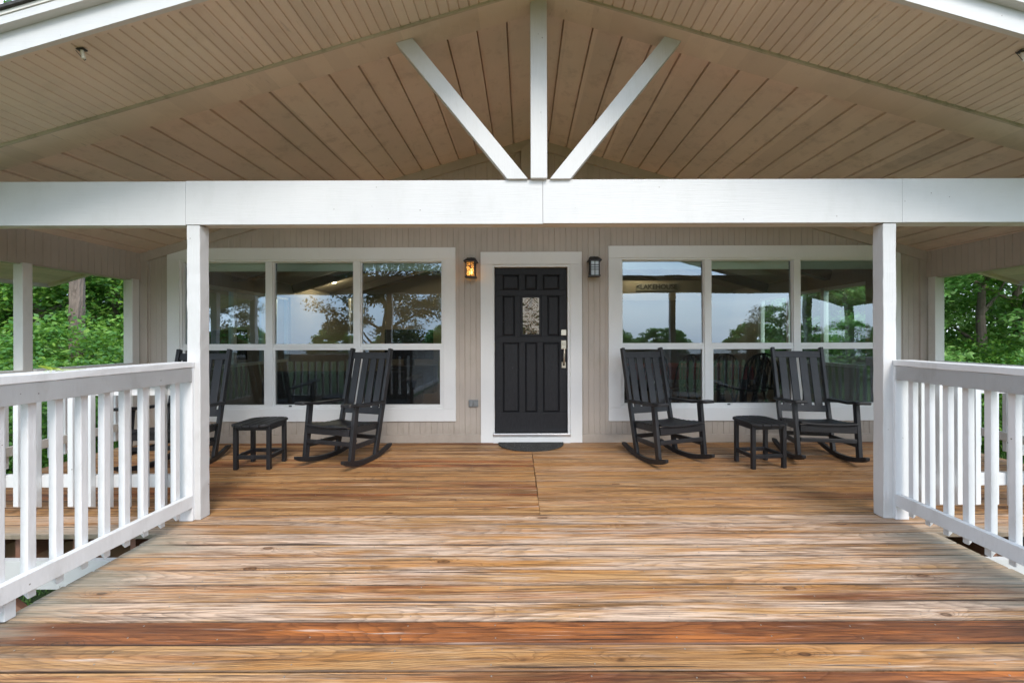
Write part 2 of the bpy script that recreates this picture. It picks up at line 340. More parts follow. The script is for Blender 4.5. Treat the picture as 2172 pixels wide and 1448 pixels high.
def tag(o, label=None, cat=None, group=None, kind=None):
    if label: o['label'] = label
    if cat: o['category'] = cat
    if group: o['group'] = group
    if kind: o['kind'] = kind
    return o
def thing(name, loc=(0, 0, 0), rz=0, label=None, cat=None, group=None):
    o = bpy.data.objects.new(name, None); o.empty_display_size = .1; COL.objects.link(o); o.location = loc; o.rotation_euler = (0, 0, rz)
    return tag(o, label, cat, group)
def copy_tree(o, parent=None):
    c = o.copy(); COL.objects.link(c)
    if parent: c.parent = parent
    for ch in [q for q in bpy.data.objects if q.parent == o]: copy_tree(ch, c)
    return c
def struct(o): return tag(o, kind='structure')

# ------------------------------------------------------------------ key measures (metres)
XC = .12                                   # gable centre line
YW = 5.16                                  # house wall face
XL, XR = -4.80, 5.04                       # house / porch side planes
SL = .2905                                 # roof slope
def zc(x): return 3.81 - SL * abs(x - XC)  # porch ceiling
YB = 2.98                                  # front of the porch beam
GZ = -.95                                  # lawn level

# ------------------------------------------------------------------ ground, water
g = MB(); g.add([(-400, -400, GZ), (400, -400, GZ), (400, 400, GZ), (-400, 400, GZ)], [(0, 1, 2, 3)])
struct(g.build('ground', 'lawn'))
g = MB(); g.add([(-300, -300, GZ + .01), (300, -300, GZ + .01), (300, -42, GZ + .01), (-300, -42, GZ + .01)], [(0, 1, 2, 3)])
struct(g.build('lake_water', 'water'))

# ------------------------------------------------------------------ deck boards
def build_deck():
    vs, fs, cols = [], [], []
    BW, T = .1429, .032
    seam = 1.978 - 0.0  # reference joint (px row 1274)
    # joints fall at 1.978+... measured: D = .1429*k + .1337
    k0 = -12; off = (870 * 1.33 / 650) - .1429 * 12   # joint at row 1364
    orange = {0: .0}
    def board(x0, x1, y0, y1, col, jz=0):
        nonlocal vs, fs, cols
        n = max(2, int((x1 - x0) / .35)); ph = random.uniform(0, 9); am = random.uniform(.0004, .0016)
        b0 = len(vs); ch = .004
        prof = lambda wv0, wv1: [(y0 + wv0, -T), (y0 + wv0, -ch), (y0 + ch + wv0, 0), (y1 - ch + wv1, 0), (y1 + wv1, -ch), (y1 + wv1, -T)]
        for i in range(n + 1):
            x = x0 + (x1 - x0) * i / n
            a = am * math.sin(x * 2.3 + ph); c = am * math.sin(x * 1.7 + ph * 2)
            for (yy, zz) in prof(a, c): vs.append((x, yy, zz + jz))
        for i in range(n):
            for j in range(6):
                fs.append((b0 + i * 6 + j, b0 + i * 6 + (j + 1) % 6, b0 + (i + 1) * 6 + (j + 1) % 6, b0 + (i + 1) * 6 + j)); cols.append(col)
        fs.append(tuple(b0 + j for j in range(6))); cols.append(col); fs.append(tuple(b0 + n * 6 + j for j in range(6))[::-1]); cols.append(col)
    special = {10: (.50, .3), 11: (.14, .45), 12: (1.0, .15), 13: (.0, .95), 14: (.36, .7), 15: (.10, .95), 16: (.2, .9), 17: (.05, 1), 18: (.1, 1), 19: (.15, .95), 20: (.1, .9), 21: (.2, .7)}
    k = -16
    while True:
        y0 = off + BW * k; y1 = y0 + BW - random.choice([.005, .0065, .008, .0095])
        if y0 > YW + .01: break
        if y1 > YW + .02: y1 = YW + .02
        gap = .005
        o_, p_ = special.get(k, (random.choice([0, .1, .25, .4, .6]), random.uniform(.3, .9)))
        if y0 > 3.0: o_, p_ = random.choice([.1, .2, .35, .5]), random.uniform(0, .4)
        def col(): return (random.random(), min(1, max(0, o_ + random.uniform(-.03, .03))), p_)
        if y1 < 2.84: board(-2.475 + random.uniform(-.006, .006), 2.775 + random.uniform(-.006, .006), y0, y1, col(), random.uniform(-.001, .001))
        else:
            s = .118 - (y0 - 2.94) * .018
            xa = XL - .14
            if y0 < 2.95:
                board(xa, XR + .14, y0, y1, col())
            else:
                board(xa, s - random.uniform(.001, .006), y0, y1, col(), random.uniform(-.001, .001))
                if y0 > 3.0 : pass
                board(s + random.uniform(.001, .006), XR + .14, y0, y1, (random.random(), o_ * .6, min(1, p_ + .2)), random.uniform(-.001, .001))
        k += 1
    me = bpy.data.meshes.new('deck'); me.from_pydata(vs, [], fs)
    at = me.attributes.new('bcol', 'FLOAT_COLOR', 'FACE')
    at.data.foreach_set('color', [c for q in cols for c in (*q, 1.0)])
    me.materials.append(M['deck']); o = bpy.data.objects.new('deck', me); COL.objects.link(o); struct(o)
    bm = bmesh.new(); bm.from_mesh(me); bmesh.ops.recalc_face_normals(bm, faces=bm.faces); bm.to_mesh(me); bm.free()
    # nail heads over the joists
    nb = MB(); k = -8
    while off + BW * k < YW - .1:
        y0 = off + BW * k
        for xj in np.arange(-4.6, 4.9, .406):
            if y0 < 2.84 and not (-2.4 < xj < 2.7): continue
            for dy in (.032, .108):
                x = xj + random.uniform(-.012, .012); y = y0 + dy + random.uniform(-.008, .008)
                if random.random() < .85: nb.disc((x, y, .0005), .0035, .0012, 6)
        k += 1
    n = nb.build('deck_nails', 'nail', o); n['kind'] = 'stuff'
    fr = MB()
    for x in np.arange(-2.4, 2.75, .406): fr.box(x - .019, x + .019, -2.2, 2.84, -.25, -.034)
    for x in np.arange(-4.8, 5.1, .406): fr.box(x - .019, x + .019, 2.9, 5.14, -.25, -.034)
    fr.box(XL - .12, XR + .12, 3.2, 3.29, -.42, -.255); fr.box(XL - .12, XR + .12, 4.6, 4.69, -.42, -.255)
    fr.box(-2.46, -2.42, -2.2, 2.84, -.30, -.034); fr.box(2.72, 2.76, -2.2, 2.84, -.30, -.034)
    fr.bar((-4.4, 3.1, -.28), (-3.6, 3.1, -.9), .04, .09, (0, 1, 0)); fr.bar((4.3, 3.1, -.28), (3.6, 3.1, -.9), .04, .09, (0, 1, 0))
    for x in (-4.75, -2.8, 0, 2.95, 4.95): fr.box(x - .07, x + .07, 3.18, 3.32, GZ, -.42)
    for x in (-2.3, 2.6):
        for y in (-1.8, .4): fr.box(x - .07, x + .07, y - .07, y + .07, GZ, -.25)
    struct(fr.build('deck_frame', 'brown_lumber'))
build_deck()
sk = MB(); sk.box(XL - .15, -2.49, 2.735, 2.775, -.345, -.155); sk.build('x', 'white_h')
o = bpy.data.objects['x']; o.name = 'skirt_board'; tag(o, 'white skirting board below the deck edge outside the left railing', 'board', 'white skirt boards beside the walkway')
sk = MB(); sk.box(2.79, XR + .15, 2.60, 2.64, -.33, -.09); o = sk.build('skirt_board', 'white_h')
tag(o, 'white skirting board below the deck edge outside the right railing', 'board', 'white skirt boards beside the walkway')

# ------------------------------------------------------------------ house
house = thing('house', (0, 0, 0), 0, 'taupe lake house with a gabled front porch, white trim and black door', 'house')

def grooved(x0, x1, z0, ztop, pitch, phase, y, gw=.012, gd=.007, heavy=.013):
    """vertical beadboard sheet facing -Y between x0..x1; ztop may be a function"""
    zt = ztop if callable(ztop) else (lambda x: ztop)
    z0f = z0 if callable(z0) else (lambda x: z0)
    xs = [(x0, y)]; k = math.ceil((x0 - phase) / pitch)
    while phase + k * pitch < x1:
        g = phase + k * pitch; wd = heavy if k % 2 else gw * .7; dp = gd if k % 2 else gd * .55
        if g - wd / 2 > x0 + .002 and g + wd / 2 < x1 - .002: xs += [(g - wd / 2, y), (g - wd / 6, y + dp), (g + wd / 6, y + dp), (g + wd / 2, y)]
        k += 1
    xs.append((x1, y))
    if x0 < XC < x1 and callable(ztop): xs.append((XC, y)); xs.sort()
    m = MB(); vs = []
    for x, yy in xs: vs += [(x, yy, z0f(x)), (x, yy, zt(x))]
    m.add(vs, [(2 * i, 2 * i + 2, 2 * i + 3, 2 * i + 1) for i in range(len(xs) - 1)])
    return m

WL = dict(ox0=-4.472, ox1=-.860, oz0=.275, oz1=2.45, ix0=-4.318, ix1=-1.014, iz0=.43, iz1=2.30, mull=(-3.206, -2.103))
WR = dict(ox0=1.056, ox1=4.715, oz0=.273, oz1=2.465, ix0=1.21, ix1=4.561, iz0=.44, iz1=2.313, mull=(2.31, 3.43))
DOOR = dict(ox0=-.546, ox1=.724, oz1=2.392, ix0=-.391, ix1=.575)
wall = MB(); zt = lambda x: zc(x) + .05; PH = .03; P_ = .0706
def addw(a, c, z0, z1):
    q = grooved(a, c, z0, z1, P_, PH, YW); wall.add(q.v, q.f)
addw(XL, WL['ox0'] + .05, .10, zt); addw(WL['ox0'] + .05, WL['ox1'] - .05, .10, .33); addw(WL['ox0'] + .05, WL['ox1'] - .05, 2.4, zt)
addw(WL['ox1'] - .05, DOOR['ox0'] + .05, .10, zt); addw(DOOR['ox0'] + .05, DOOR['ox1'] - .05, 2.34, zt)
addw(DOOR['ox1'] - .05, WR['ox0'] + .05, .10, zt); addw(WR['ox0'] + .05, WR['ox1'] - .05, .10, .33); addw(WR['ox0'] + .05, WR['ox1'] - .05, 2.41, zt); addw(WR['ox1'] - .05, XR, .10, zt)
wall.build('wall', 'tan_wall', house)
bk = MB()            # structural wall behind the siding, with openings
for (a, c, z0, z1) in ((XL, -4.33, -.9, 2.36), (-4.33, -1.0, -.9, .42), (-4.33, -1.0, 2.31, 2.36), (-1.0, -.40, -.9, 2.36), (-.40, .585, -.9, -.03), (-.40, .585, 2.25, 2.36), (.585, 1.20, -.9, 2.36), (1.20, 4.57, -.9, .43), (1.20, 4.57, 2.32, 2.36), (4.57, XR, -.9, 2.36)):
    bk.box(a, c, YW + .012, YW + .14, z0, z1)
bk.prism([(XL, 2.362), (XR, 2.362), (XR, zc(XR)), (XC, zc(XC)), (XL, zc(XL))], 'y', YW + .012, YW + .14)
bk.build('wall_core', 'interior_wall', house)
for a, c in ((XL + .076, DOOR['ox0']), (DOOR['ox1'], XR - .076)): sb = MB(); sb.box(a, c, YW - .02, YW + .01, .002, .105); sb.build('base_board', 'tan_wall', house, .003)
# gable rake trim on wall
rk = MB()
for s, xe in ((-1, XL), (1, XR)):
    rk.add([(XC, YW - .034, zc(XC) - .112), (xe, YW - .034, zc(xe) - .112), (xe, YW - .034, zc(xe) + .02), (XC, YW - .034, zc(XC) + .02),
            (XC, YW + .01, zc(XC) - .112), (xe, YW + .01, zc(xe) - .112), (xe, YW + .01, zc(xe) + .02), (XC, YW + .01, zc(XC) + .02)],
           [(0, 1, 2, 3), (4, 7, 6, 5), (0, 4, 5, 1), (1, 5, 6, 2), (3, 2, 6, 7)])
rk.build('rake_trim', 'tan_wall', house)
ap = MB(); arch = [(XC - .155, 3.30), (XC + .155, 3.30)] + [(XC + .155 * math.cos(t), 3.62 + .155 * math.sin(t) * .75) for t in np.linspace(0, math.pi, 13)]
ap.prism(arch, 'y', YW - .075, YW - .03); ap.build('ridge_cover', 'tan_wall', house, .004)
for a, c in ((XL - .03, XL + .075), (XR - .075, XR + .03)): cb = MB(); cb.box(a, c, YW - .024, YW + .02, .002, 2.36); cb.build('corner_board', 'tan_wall', house, .003)
# side and back walls (side walls have window openings)
sw = MB()
def sidewall(x0, x1, w0, w1):
    top = zc(x0 if abs(x0) > abs(x1) else x1)
    sw.box(x0, x1, YW + .142, w0, -.9, top); sw.box(x0, x1, w1, 11.0, -.9, top); sw.box(x0, x1, w0, w1, -.9, .85); sw.box(x0, x1, w0, w1, 2.12, top)
sidewall(XL - .002, XL + .13, 5.9, 8.2); sidewall(XR - .13, XR + .002, 5.9, 8.6)
sw.prism([(XL, -.9), (XR, -.9), (XR, zc(XR)), (XC, zc(XC)), (XL, zc(XL))], 'y', 11.0, 11.14)
sw.build('side_wall', 'interior_wall', house)

# porch ceiling: wide planks with grooves
def plank_slope(sign, x_in, x_out, y0, y1, dz, pitch, first, gw, gd):
    """planks running along Y on one side of the gable; sampled across the slope"""
    pts = [(abs(x_in - XC), 0)]; k = 0
    while first + k * pitch < abs(x_out - XC):
        g = first + k * pitch
        if g - gw / 2 > pts[0][0]:
            if gw > .015: pts += [(g - gw / 2, 0), (g - gw / 2 + .001, gd * .2), (g + gw / 2 - .011, gd * .2), (g + gw / 2 - .010, gd), (g + gw / 2 - .001, gd), (g + gw / 2, 0)]
            else: pts += [(g - gw / 2, 0), (g - gw / 5, gd), (g + gw / 5, gd), (g + gw / 2, 0)]
        k += 1
    pts.append((abs(x_out - XC), 0)); m = MB(); vs = []
    for d, h in pts:
        x = XC + sign * d; vs += [(x, y0, zc(x) + dz + h), (x, y1, zc(x) + dz + h)]
    m.add(vs, [(2 * i, 2 * i + 2, 2 * i + 3, 2 * i + 1) for i in range(len(pts) - 1)]); return m
cl = MB()
for s, xo, fi, pt in ((-1, XL - .11, .24, .228), (1, XR + .11, .18, .2245)):
    q = plank_slope(s, XC, xo, 3.07, 5.21, 0, pt, fi, .028, .045); cl.add(q.v, q.f)
cl.build('porch_ceiling', 'tan_ceil', house)
for s, xi, xo in ((-1, XL - .11, -6.05), (1, XR + .11, 6.29)):
    q = plank_slope(s, xi, xo, 3.07, 5.21, 0, .068, 4.95, .011, .009); q.build('eave_soffit', 'tan_bead', house)
bs = MB()
for s, xo in ((-1, -6.05), (1, 6.29)):
    q = plank_slope(s, XC, xo, 2.30, 2.862, -.045, .068, .02, .011, .009); bs.add(q.v, q.f)
bs.build('beadboard_soffit', 'tan_bead', house)
def slope_box(name, m, y0, y1, zlo, zhi, xl=-6.05, xr=6.29, bev=0, par=None):
    b_ = MB()
    for xe in (xl, xr):
        b_.add([(XC, y0, zc(XC) + zlo), (xe, y0, zc(xe) + zlo), (xe, y0, zc(xe) + zhi), (XC, y0, zc(XC) + zhi),
                (XC, y1, zc(XC) + zlo), (xe, y1, zc(xe) + zlo), (xe, y1, zc(xe) + zhi), (XC, y1, zc(XC) + zhi)],
               [(0, 1, 2, 3), (4, 7, 6, 5), (0, 4, 5, 1), (1, 5, 6, 2), (3, 2, 6, 7)])
    return b_.build(name, m, par or house, bev)
slope_box('rafter_box', 'tan_bead', 2.86, 3.072, -.056, .05)
slope_box('rafter_trim', 'mildew', 2.845, 2.86, -.062, .0)
slope_box('soffit_trim', 'tan_bead', 2.278, 2.305, -.054, .02)
slope_box('rake_fascia', 'white_h', 2.250, 2.277, -.068, .10)
slope_box('rake_cap', 'white_h', 2.205, 2.249, .055, .100)
slope_box('drip_edge', 'tan_post', 2.200, 2.277, .102, .122)
slope_box('roof', 'shingle', 2.185, 5.26, .124, .142, -6.12, 6.36)
slope_box('roof', 'shingle', 5.262, 11.3, .09, .26, XL - .1, XR + .1)
slope_box('roof_deck', 'tan_ceil', 2.31, 5.20, .06, .121, -6.045, 6.285)
slope_box('roof_deck', 'tan_ceil', 5.262, 11.25, .001, .088, XL, XR)
slope_box('back_rake', 'tan_bead', 5.21, 5.26, -.035, .05)
for x0, x1 in ((-6.10, -6.052), (6.292, 6.34)): ef = MB(); ef.box(x0, x1, 2.24, 5.24, zc(x0 if x0 < 0 else x1) - .03, zc(x0 if x0 < 0 else x1) + .11); ef.build('eave_fascia', 'white_h', house)

# porch beam, posts, truss
bm_ = MB()
for a, c, dz in ((-6.3, -2.461, -.004), (-2.459, .136, 0), (.138, 2.749, .004), (2.7505, 6.5, .005)): bm_.box(a, c, YB, YB + .022, 2.149 + dz, 2.467 + dz)
bm_.build('porch_beam', 'white_h', house, .002)
b2 = MB(); b2.box(-6.3, 6.5, YB + .022, YB + .12, 2.155, 2.463); b2.build('beam_core', 'tan_post', house)
for nm, x0, x1 in (('l', -2.457, -2.362), ('r', 2.615, 2.711)):
    q = MB(); q.wbox(x0, x1, YB + .007, YB + .098, .002, 2.148, 'z', .07, .0016); q.build('porch_post', 'white_v', house, .005, seg=3)
for x in (XL - .09, XR): q = MB(); q.box(x, x + .09, YB + .007, YB + .098, 0, 2.15); q.build('porch_post', 'white_v', house, .006)
kp = MB(); kp.box(.049, .168, YB - .035, YB + .06, 2.468, zc(.1) - .05); kp.build('king_post', 'white_v', house, .004)
def brace(s, x_top, z_top, x_bot):
    q = MB(); w_ = .115
    p0 = Vector((x_bot, YB + .005, 2.468)); p1 = Vector((x_top, YB + .005, z_top)); d = (p1 - p0).normalized(); n = Vector((-d.z, 0, d.x)) * (w_ / 2)
    # cut flush with beam top and parallel with the rafter
    def atz(p, z): t = (z - p.z) / d.z; return p + d * t
    a = atz(p0 + n, 2.468); c = atz(p0 - n, 2.468)
    def atroof(p):
        lo, hi = 0, 3
        for _ in range(40):
            m_ = (lo + hi) / 2; r_ = p + d * m_
            if r_.z < zc(r_.x) - .056: lo = m_
            else: hi = m_
        return p + d * lo
    e = atroof(p0 + n); f = atroof(p0 - n)
    q.prism([(a.x, a.z), (c.x, c.z), (f.x, f.z), (e.x, e.z)], 'y', YB - .022, YB + .045)
    q.build('brace', 'white_v', house, .003)
brace(-1, -.905, 3.52, -.045); brace(1, 1.115, 3.52, .262)
# side headers clad in beadboard, with a soffit board under
for nm, xi, xo, s in (('l', XL, XL - .12, -1), ('r', XR, XR + .12, 1)):
    h = MB(); k = 0; vs = []
    prof = []; y = YB + .122
    prof.append((y, 0))
    while y + .0706 < YW - .03:
        y += .0706; wd = .007 if k % 2 else .0035; dp = .004 if k % 2 else .0022; k += 1
        wd *= 1.7; dp *= 1.6; prof += [(y - wd / 2, 0), (y - wd / 6, dp), (y + wd / 6, dp), (y + wd / 2, 0)]
    prof.append((YW, 0))
    top = zc(xi) + .02
    for yy, d_ in prof: vs += [(xi + s * d_, yy, 2.054), (xi + s * d_, yy, top)]
    h.add(vs, [(2 * i, 2 * i + 2, 2 * i + 3, 2 * i + 1) for i in range(len(prof) - 1)])
    h.box(min(xi + s * .006, xo), max(xi + s * .006, xo), YB + .122, YW, 2.062, top)
    h.box(min(xi + s * .02, xo - s * -.01), max(xi + s * .02, xo + s * .01), YB + .122, YW, 2.04, 2.06)
    h.build('side_header', 'tan_wall', house)
# posts on the side planes
def spost(x0, x1, y0, y1, m='tan_post'):
    q = MB(); q.box(x0, x1, y0, y1, 0, 2.055); q.build('side_post', m, house, .005)
spost(XL - .092, XL, 3.925, 4.008); spost(XL - .085, XL, 5.025, 5.117); spost(XL - .145, XL - .093, 5.06, 5.13)
spost(XR, XR + .092, 3.925, 4.008); spost(XR - .01, XR + .075, 5.02, 5.11); spost(XR + .083, XR + .145, 5.06, 5.13)

# ------------------------------------------------------------------ windows
def window(W, name, label=None):
    w_ = bpy.data.objects.new('window', None); COL.objects.link(w_); w_.parent = house
    t = MB(); y0, y1 = YW - .026, YW + .02
    t.box(W['ox0'], W['ox1'], y0, y1, W['iz1'], W['oz1']); t.box(W['ox0'], W['ox1'], y0, y1, W['oz0'], W['iz0'])
    t.box(W['ox0'], W['ix0'], y0, y1, W['iz0'] + .001, W['iz1'] - .001); t.box(W['ix1'], W['ox1'], y0, y1, W['iz0'] + .001, W['iz1'] - .001)
    t.build('trim', 'white_trim', w_, .002)
    f = MB(); a, c = YW - .012, YW + .07; e = .022
    f.box(W['ix0'], W['ix1'], a, c, W['iz1'] - e, W['iz1'] + .002); f.box(W['ix0'], W['ix1'], a, c, W['iz0'] - .002, W['iz0'] + e)
    f.box(W['ix0'] - .002, W['ix0'] + e, a + .001, c, W['iz0'] + e, W['iz1'] - e); f.box(W['ix1'] - e, W['ix1'] + .002, a + .001, c, W['iz0'] + e, W['iz1'] - e)
    for m_ in W['mull']: f.box(m_ - .044, m_ + .044, a + .003, c, W['iz0'] + e, W['iz1'] - e)
    f.build('frame', 'vinyl', w_, .003)
    xs = [W['ix0'] + e] + [v for m_ in W['mull'] for v in (m_ - .044, m_ + .044)] + [W['ix1'] - e]
    zm = 1.205; zb, zt_ = W['iz0'] + e, W['iz1'] - e
    for i in range(3):
        u0, u1 = xs[2 * i], xs[2 * i + 1]
        s = MB(); r_ = .010
        s.box(u0, u1, YW + .004, YW + .05, zm, zm + .042); s.box(u0, u1, YW - .004, YW + .04, zm - .036, zm - .001)
        s.box(u0, u0 + r_, YW + .012, YW + .05, zm + .042, zt_); s.box(u1 - r_, u1, YW + .012, YW + .05, zm + .042, zt_); s.box(u0 + r_, u1 - r_, YW + .012, YW + .05, zt_ - r_, zt_)
        s.box(u0, u0 + .026, YW + .002, YW + .04, zb, zm - .036); s.box(u1 - .026, u1, YW + .002, YW + .04, zb, zm - .036); s.box(u0 + .026, u1 - .026, YW + .002, YW + .04, zb, zb + .03)
        s.build('sash', 'vinyl', w_, .0025)
        lt = MB(); lt.box(u0 + .2, u0 + .235, YW - .004, YW + .003, zb + .006, zb + .022); lt.build('latch', 'black_metal', w_)
        p = MB(); p.add([(u0 + r_, YW + .034, zm + .042), (u1 - r_, YW + .034, zm + .042), (u1 - r_, YW + .044, zt_ - r_), (u0 + r_, YW + .044, zt_ - r_)], [(0, 1, 2, 3)]); p.build('pane', 'glass', w_)
        p = MB(); p.add([(u0 + .026, YW + .030, zb + .03), (u1 - .026, YW + .030, zb + .03), (u1 - .026, YW + .030, zm - .036), (u0 + .026, YW + .030, zm - .036)], [(0, 1, 2, 3)]); p.build('pane', 'glass', w_)
        p = MB(); p.add([(u0 + .026, YW + .012, zb + .03), (u1 - .026, YW + .012, zb + .03), (u1 - .026, YW + .012, zm - .036), (u0 + .026, YW + .012, zm - .036)], [(0, 1, 2, 3)]); p.build('insect_screen', 'screen', w_)
        sh = MB(); sh.box(u0 + .01, u1 - .01, YW + .075, YW + .08, zt_ - .095, zt_ + .01); sh.tube([(u0 + .01, YW + .078, zt_ - .10), (u1 - .01, YW + .078, zt_ - .10)], .009); sh.build('roller_shade', 'shade', w_)
    return w_
window(WL, 'l'); window(WR, 'r')
# side windows of the room
for x, s, ya, yb in ((XL + .06, 1, 5.9, 8.2), (XR - .06, -1, 5.9, 8.6)):
    w_ = bpy.data.objects.new('side_window', None); COL.objects.link(w_); w_.parent = house
    f = MB()
    for y in np.linspace(ya, yb, 4): f.box(x - .04, x + .04, y - .035, y + .035, .85, 2.12)
    f.box(x - .04, x + .04, ya + .036, yb - .036, .85, .90); f.box(x - .04, x + .04, ya + .036, yb - .036, 2.07, 2.12); f.build('frame', 'vinyl', w_)
    p = MB(); p.add([(x, ya, .9), (x, yb, .9), (x, yb, 2.07), (x, ya, 2.07)], [(0, 1, 2, 3)]); p.build('pane', 'glass', w_)

# ------------------------------------------------------------------ door
dt = MB(); y0, y1 = YW - .028, YW + .02
dt.box(DOOR['ox0'], DOOR['ix0'], y0, y1, .004, 2.235); dt.box(DOOR['ix1'], DOOR['ox1'], y0, y1, .004, 2.235); dt.box(DOOR['ox0'], DOOR['ox1'], y0, y1, 2.236, DOOR['oz1'])
dt.build('door_trim', 'white_trim', house, .003)
dj = MB(); dj.box(DOOR['ix0'], -.376, YW - .012, YW + .12, .08, 2.234); dj.box(.545, DOOR['ix1'], YW - .012, YW + .12, .08, 2.234); dj.box(-.376, .545, YW - .012, YW + .12, 2.205, 2.234); dj.build('door_jamb', 'vinyl', house, .003)
th = MB(); th.box(DOOR['ix0'], DOOR['ix1'], YW - .05, YW + .10, .085, .125); th.build('threshold', 'alu', house, .006)
th = MB(); th.box(DOOR['ix0'] + .001, DOOR['ix1'] - .001, YW - .04, YW + .02, .003, .084); th.build('door_riser', 'white_trim', house, .002)
door = bpy.data.objects.new('door', None); COL.objects.link(door); door.parent = house
def dx(u): return (960 + u / 2.785 - 1112) / 168.6 * 1.006
def dzp(v): return 1.33 + (714 - (480 + v / 2.785)) / 168.6 * 1.006
YD = YW + .045
X0, X1, Z0, Z1 = -.374, .543, .128, 2.203
pan = [(295, 285, 393, 375), (427, 285, 500, 375), (533, 285, 632, 375), (295, 408, 368, 648), (402, 408, 525, 650), (560, 408, 632, 648), (295, 685, 393, 1100), (427, 685, 500, 1100), (533, 685, 632, 1100)]
PR = [(dx(a), dx(c), dzp(d_), dzp(b_)) for a, b_, c, d_ in pan]
d = MB(); d.box(X0, X1, YD + .020, YD + .05, Z0, Z1)
rows = [(PR[0], PR[1], PR[2]), (PR[3], PR[4], PR[5]), (PR[6], PR[7], PR[8])]
zcur = Z1
for r_ in rows:
    zt_, zb = max(q[3] for q in r_), min(q[2] for q in r_)
    d.box(X0, X1, YD, YD + .0135, zt_, zcur); xc_ = X0
    for q in r_: d.box(xc_, q[0], YD, YD + .0135, zb, zt_ - .0004); xc_ = q[1]
    d.box(xc_, X1, YD, YD + .0135, zb, zt_ - .0004); zcur = zb - .0004
d.box(X0, X1, YD, YD + .0135, Z0, zcur)
d.build('slab', 'door', door, .003)
rp_ = MB()
for i, q in enumerate(PR):
    if i == 4: continue
    m_ = .026; a, c, e, f = q[0] + m_, q[1] - m_, q[2] + m_, q[3] - m_
    rp_.add([(q[0] + .004, YD + .0195, q[2] + .004), (q[1] - .004, YD + .0195, q[2] + .004), (q[1] - .004, YD + .0195, q[3] - .004), (q[0] + .004, YD + .0195, q[3] - .004), (a, YD + .004, e), (c, YD + .004, e), (c, YD + .004, f), (a, YD + .004, f)],
            [(4, 5, 6, 7), (0, 1, 5, 4), (1, 2, 6, 5), (2, 3, 7, 6), (3, 0, 4, 7)])
rp_.build('raised_panel', 'door', door)
q = PR[4]; lf = MB(); e = .028
lf.box(q[0] + .003, q[1] - .003, YD - .006, YD + .012, q[3] - e, q[3] - .003); lf.box(q[0] + .003, q[1] - .003, YD - .006, YD + .012, q[2] + .003, q[2] + e)
lf.box(q[0] + .003, q[0] + e, YD - .006, YD + .012, q[2] + e, q[3] - e); lf.box(q[1] - e, q[1] - .003, YD - .006, YD + .012, q[2] + e, q[3] - e); lf.build('lite_frame', 'door', door, .003)
gx0, gx1, gz0, gz1 = q[0] + e, q[1] - e, q[2] + e, q[3] - e
g = MB(); g.box(gx0, gx1, YD + .004, YD + .010, gz0, gz1); g.build('door_glass', 'lite', door)
sc = MB(); cx_ = (gx0 + gx1) / 2; W2 = (gx1 - gx0) / 2
def curl(cx, cz, r, a0, turns, dirn):
    return [(cx + r * (1 - .75 * t) * math.cos(a0 + dirn * turns * 2 * math.pi * t), YD + .001, cz + r * (1 - .75 * t) * math.sin(a0 + dirn * turns * 2 * math.pi * t)) for t in np.linspace(0, 1, 26)]
nrow = 5; hh = (gz1 - gz0) / nrow
for i in range(nrow):
    zz = gz0 + hh * (i + .5)
    for s in (-1, 1):
        sc.tube(curl(cx_ + s * W2 * .5, zz, W2 * .44, math.pi / 2 * (1 if i % 2 else -1), 1.3, s * (1 if i % 2 else -1)), .0034, 5)
sc.tube([(cx_, YD + .001, gz0), (cx_ + .004, YD + .001, (gz0 + gz1) / 2), (cx_, YD + .001, gz1)], .0025, 5)
sc.build('scroll_work', 'bronze', door, smooth=True)
hx = .50
h = MB(); h.box(hx - .034, hx + .034, YD - .018, YD, 1.345, 1.42); o = h.build('keypad', 'steel', door, .004)
h = MB(); h.box(hx - .034, hx + .034, YD - .012, YD, 1.17, 1.285); h.disc((hx, YD - .02, 1.24), .02, .01, 16, 'y'); h.build('lock_plate', 'steel', door, .006)
h = MB(); h.tube([(hx, YD - .01, 1.18), (hx + .004, YD - .05, 1.165), (hx + .003, YD - .062, 1.12), (hx, YD - .06, 1.06), (hx, YD - .05, 1.0), (hx, YD - .02, .975), (hx, YD, .97)], [.009, .013, .015, .013, .011, .011, .012], 12); h.box(hx - .026, hx + .026, YD - .008, YD, .935, 1.01); h.build('handle', 'steel', door, smooth=False)
for z in (.35, 1.2, 2.05): dh = MB(); dh.box(-.376, -.372, YW + .02, YW + .044, z - .05, z + .05); dh.build('hinge', 'steel', door)

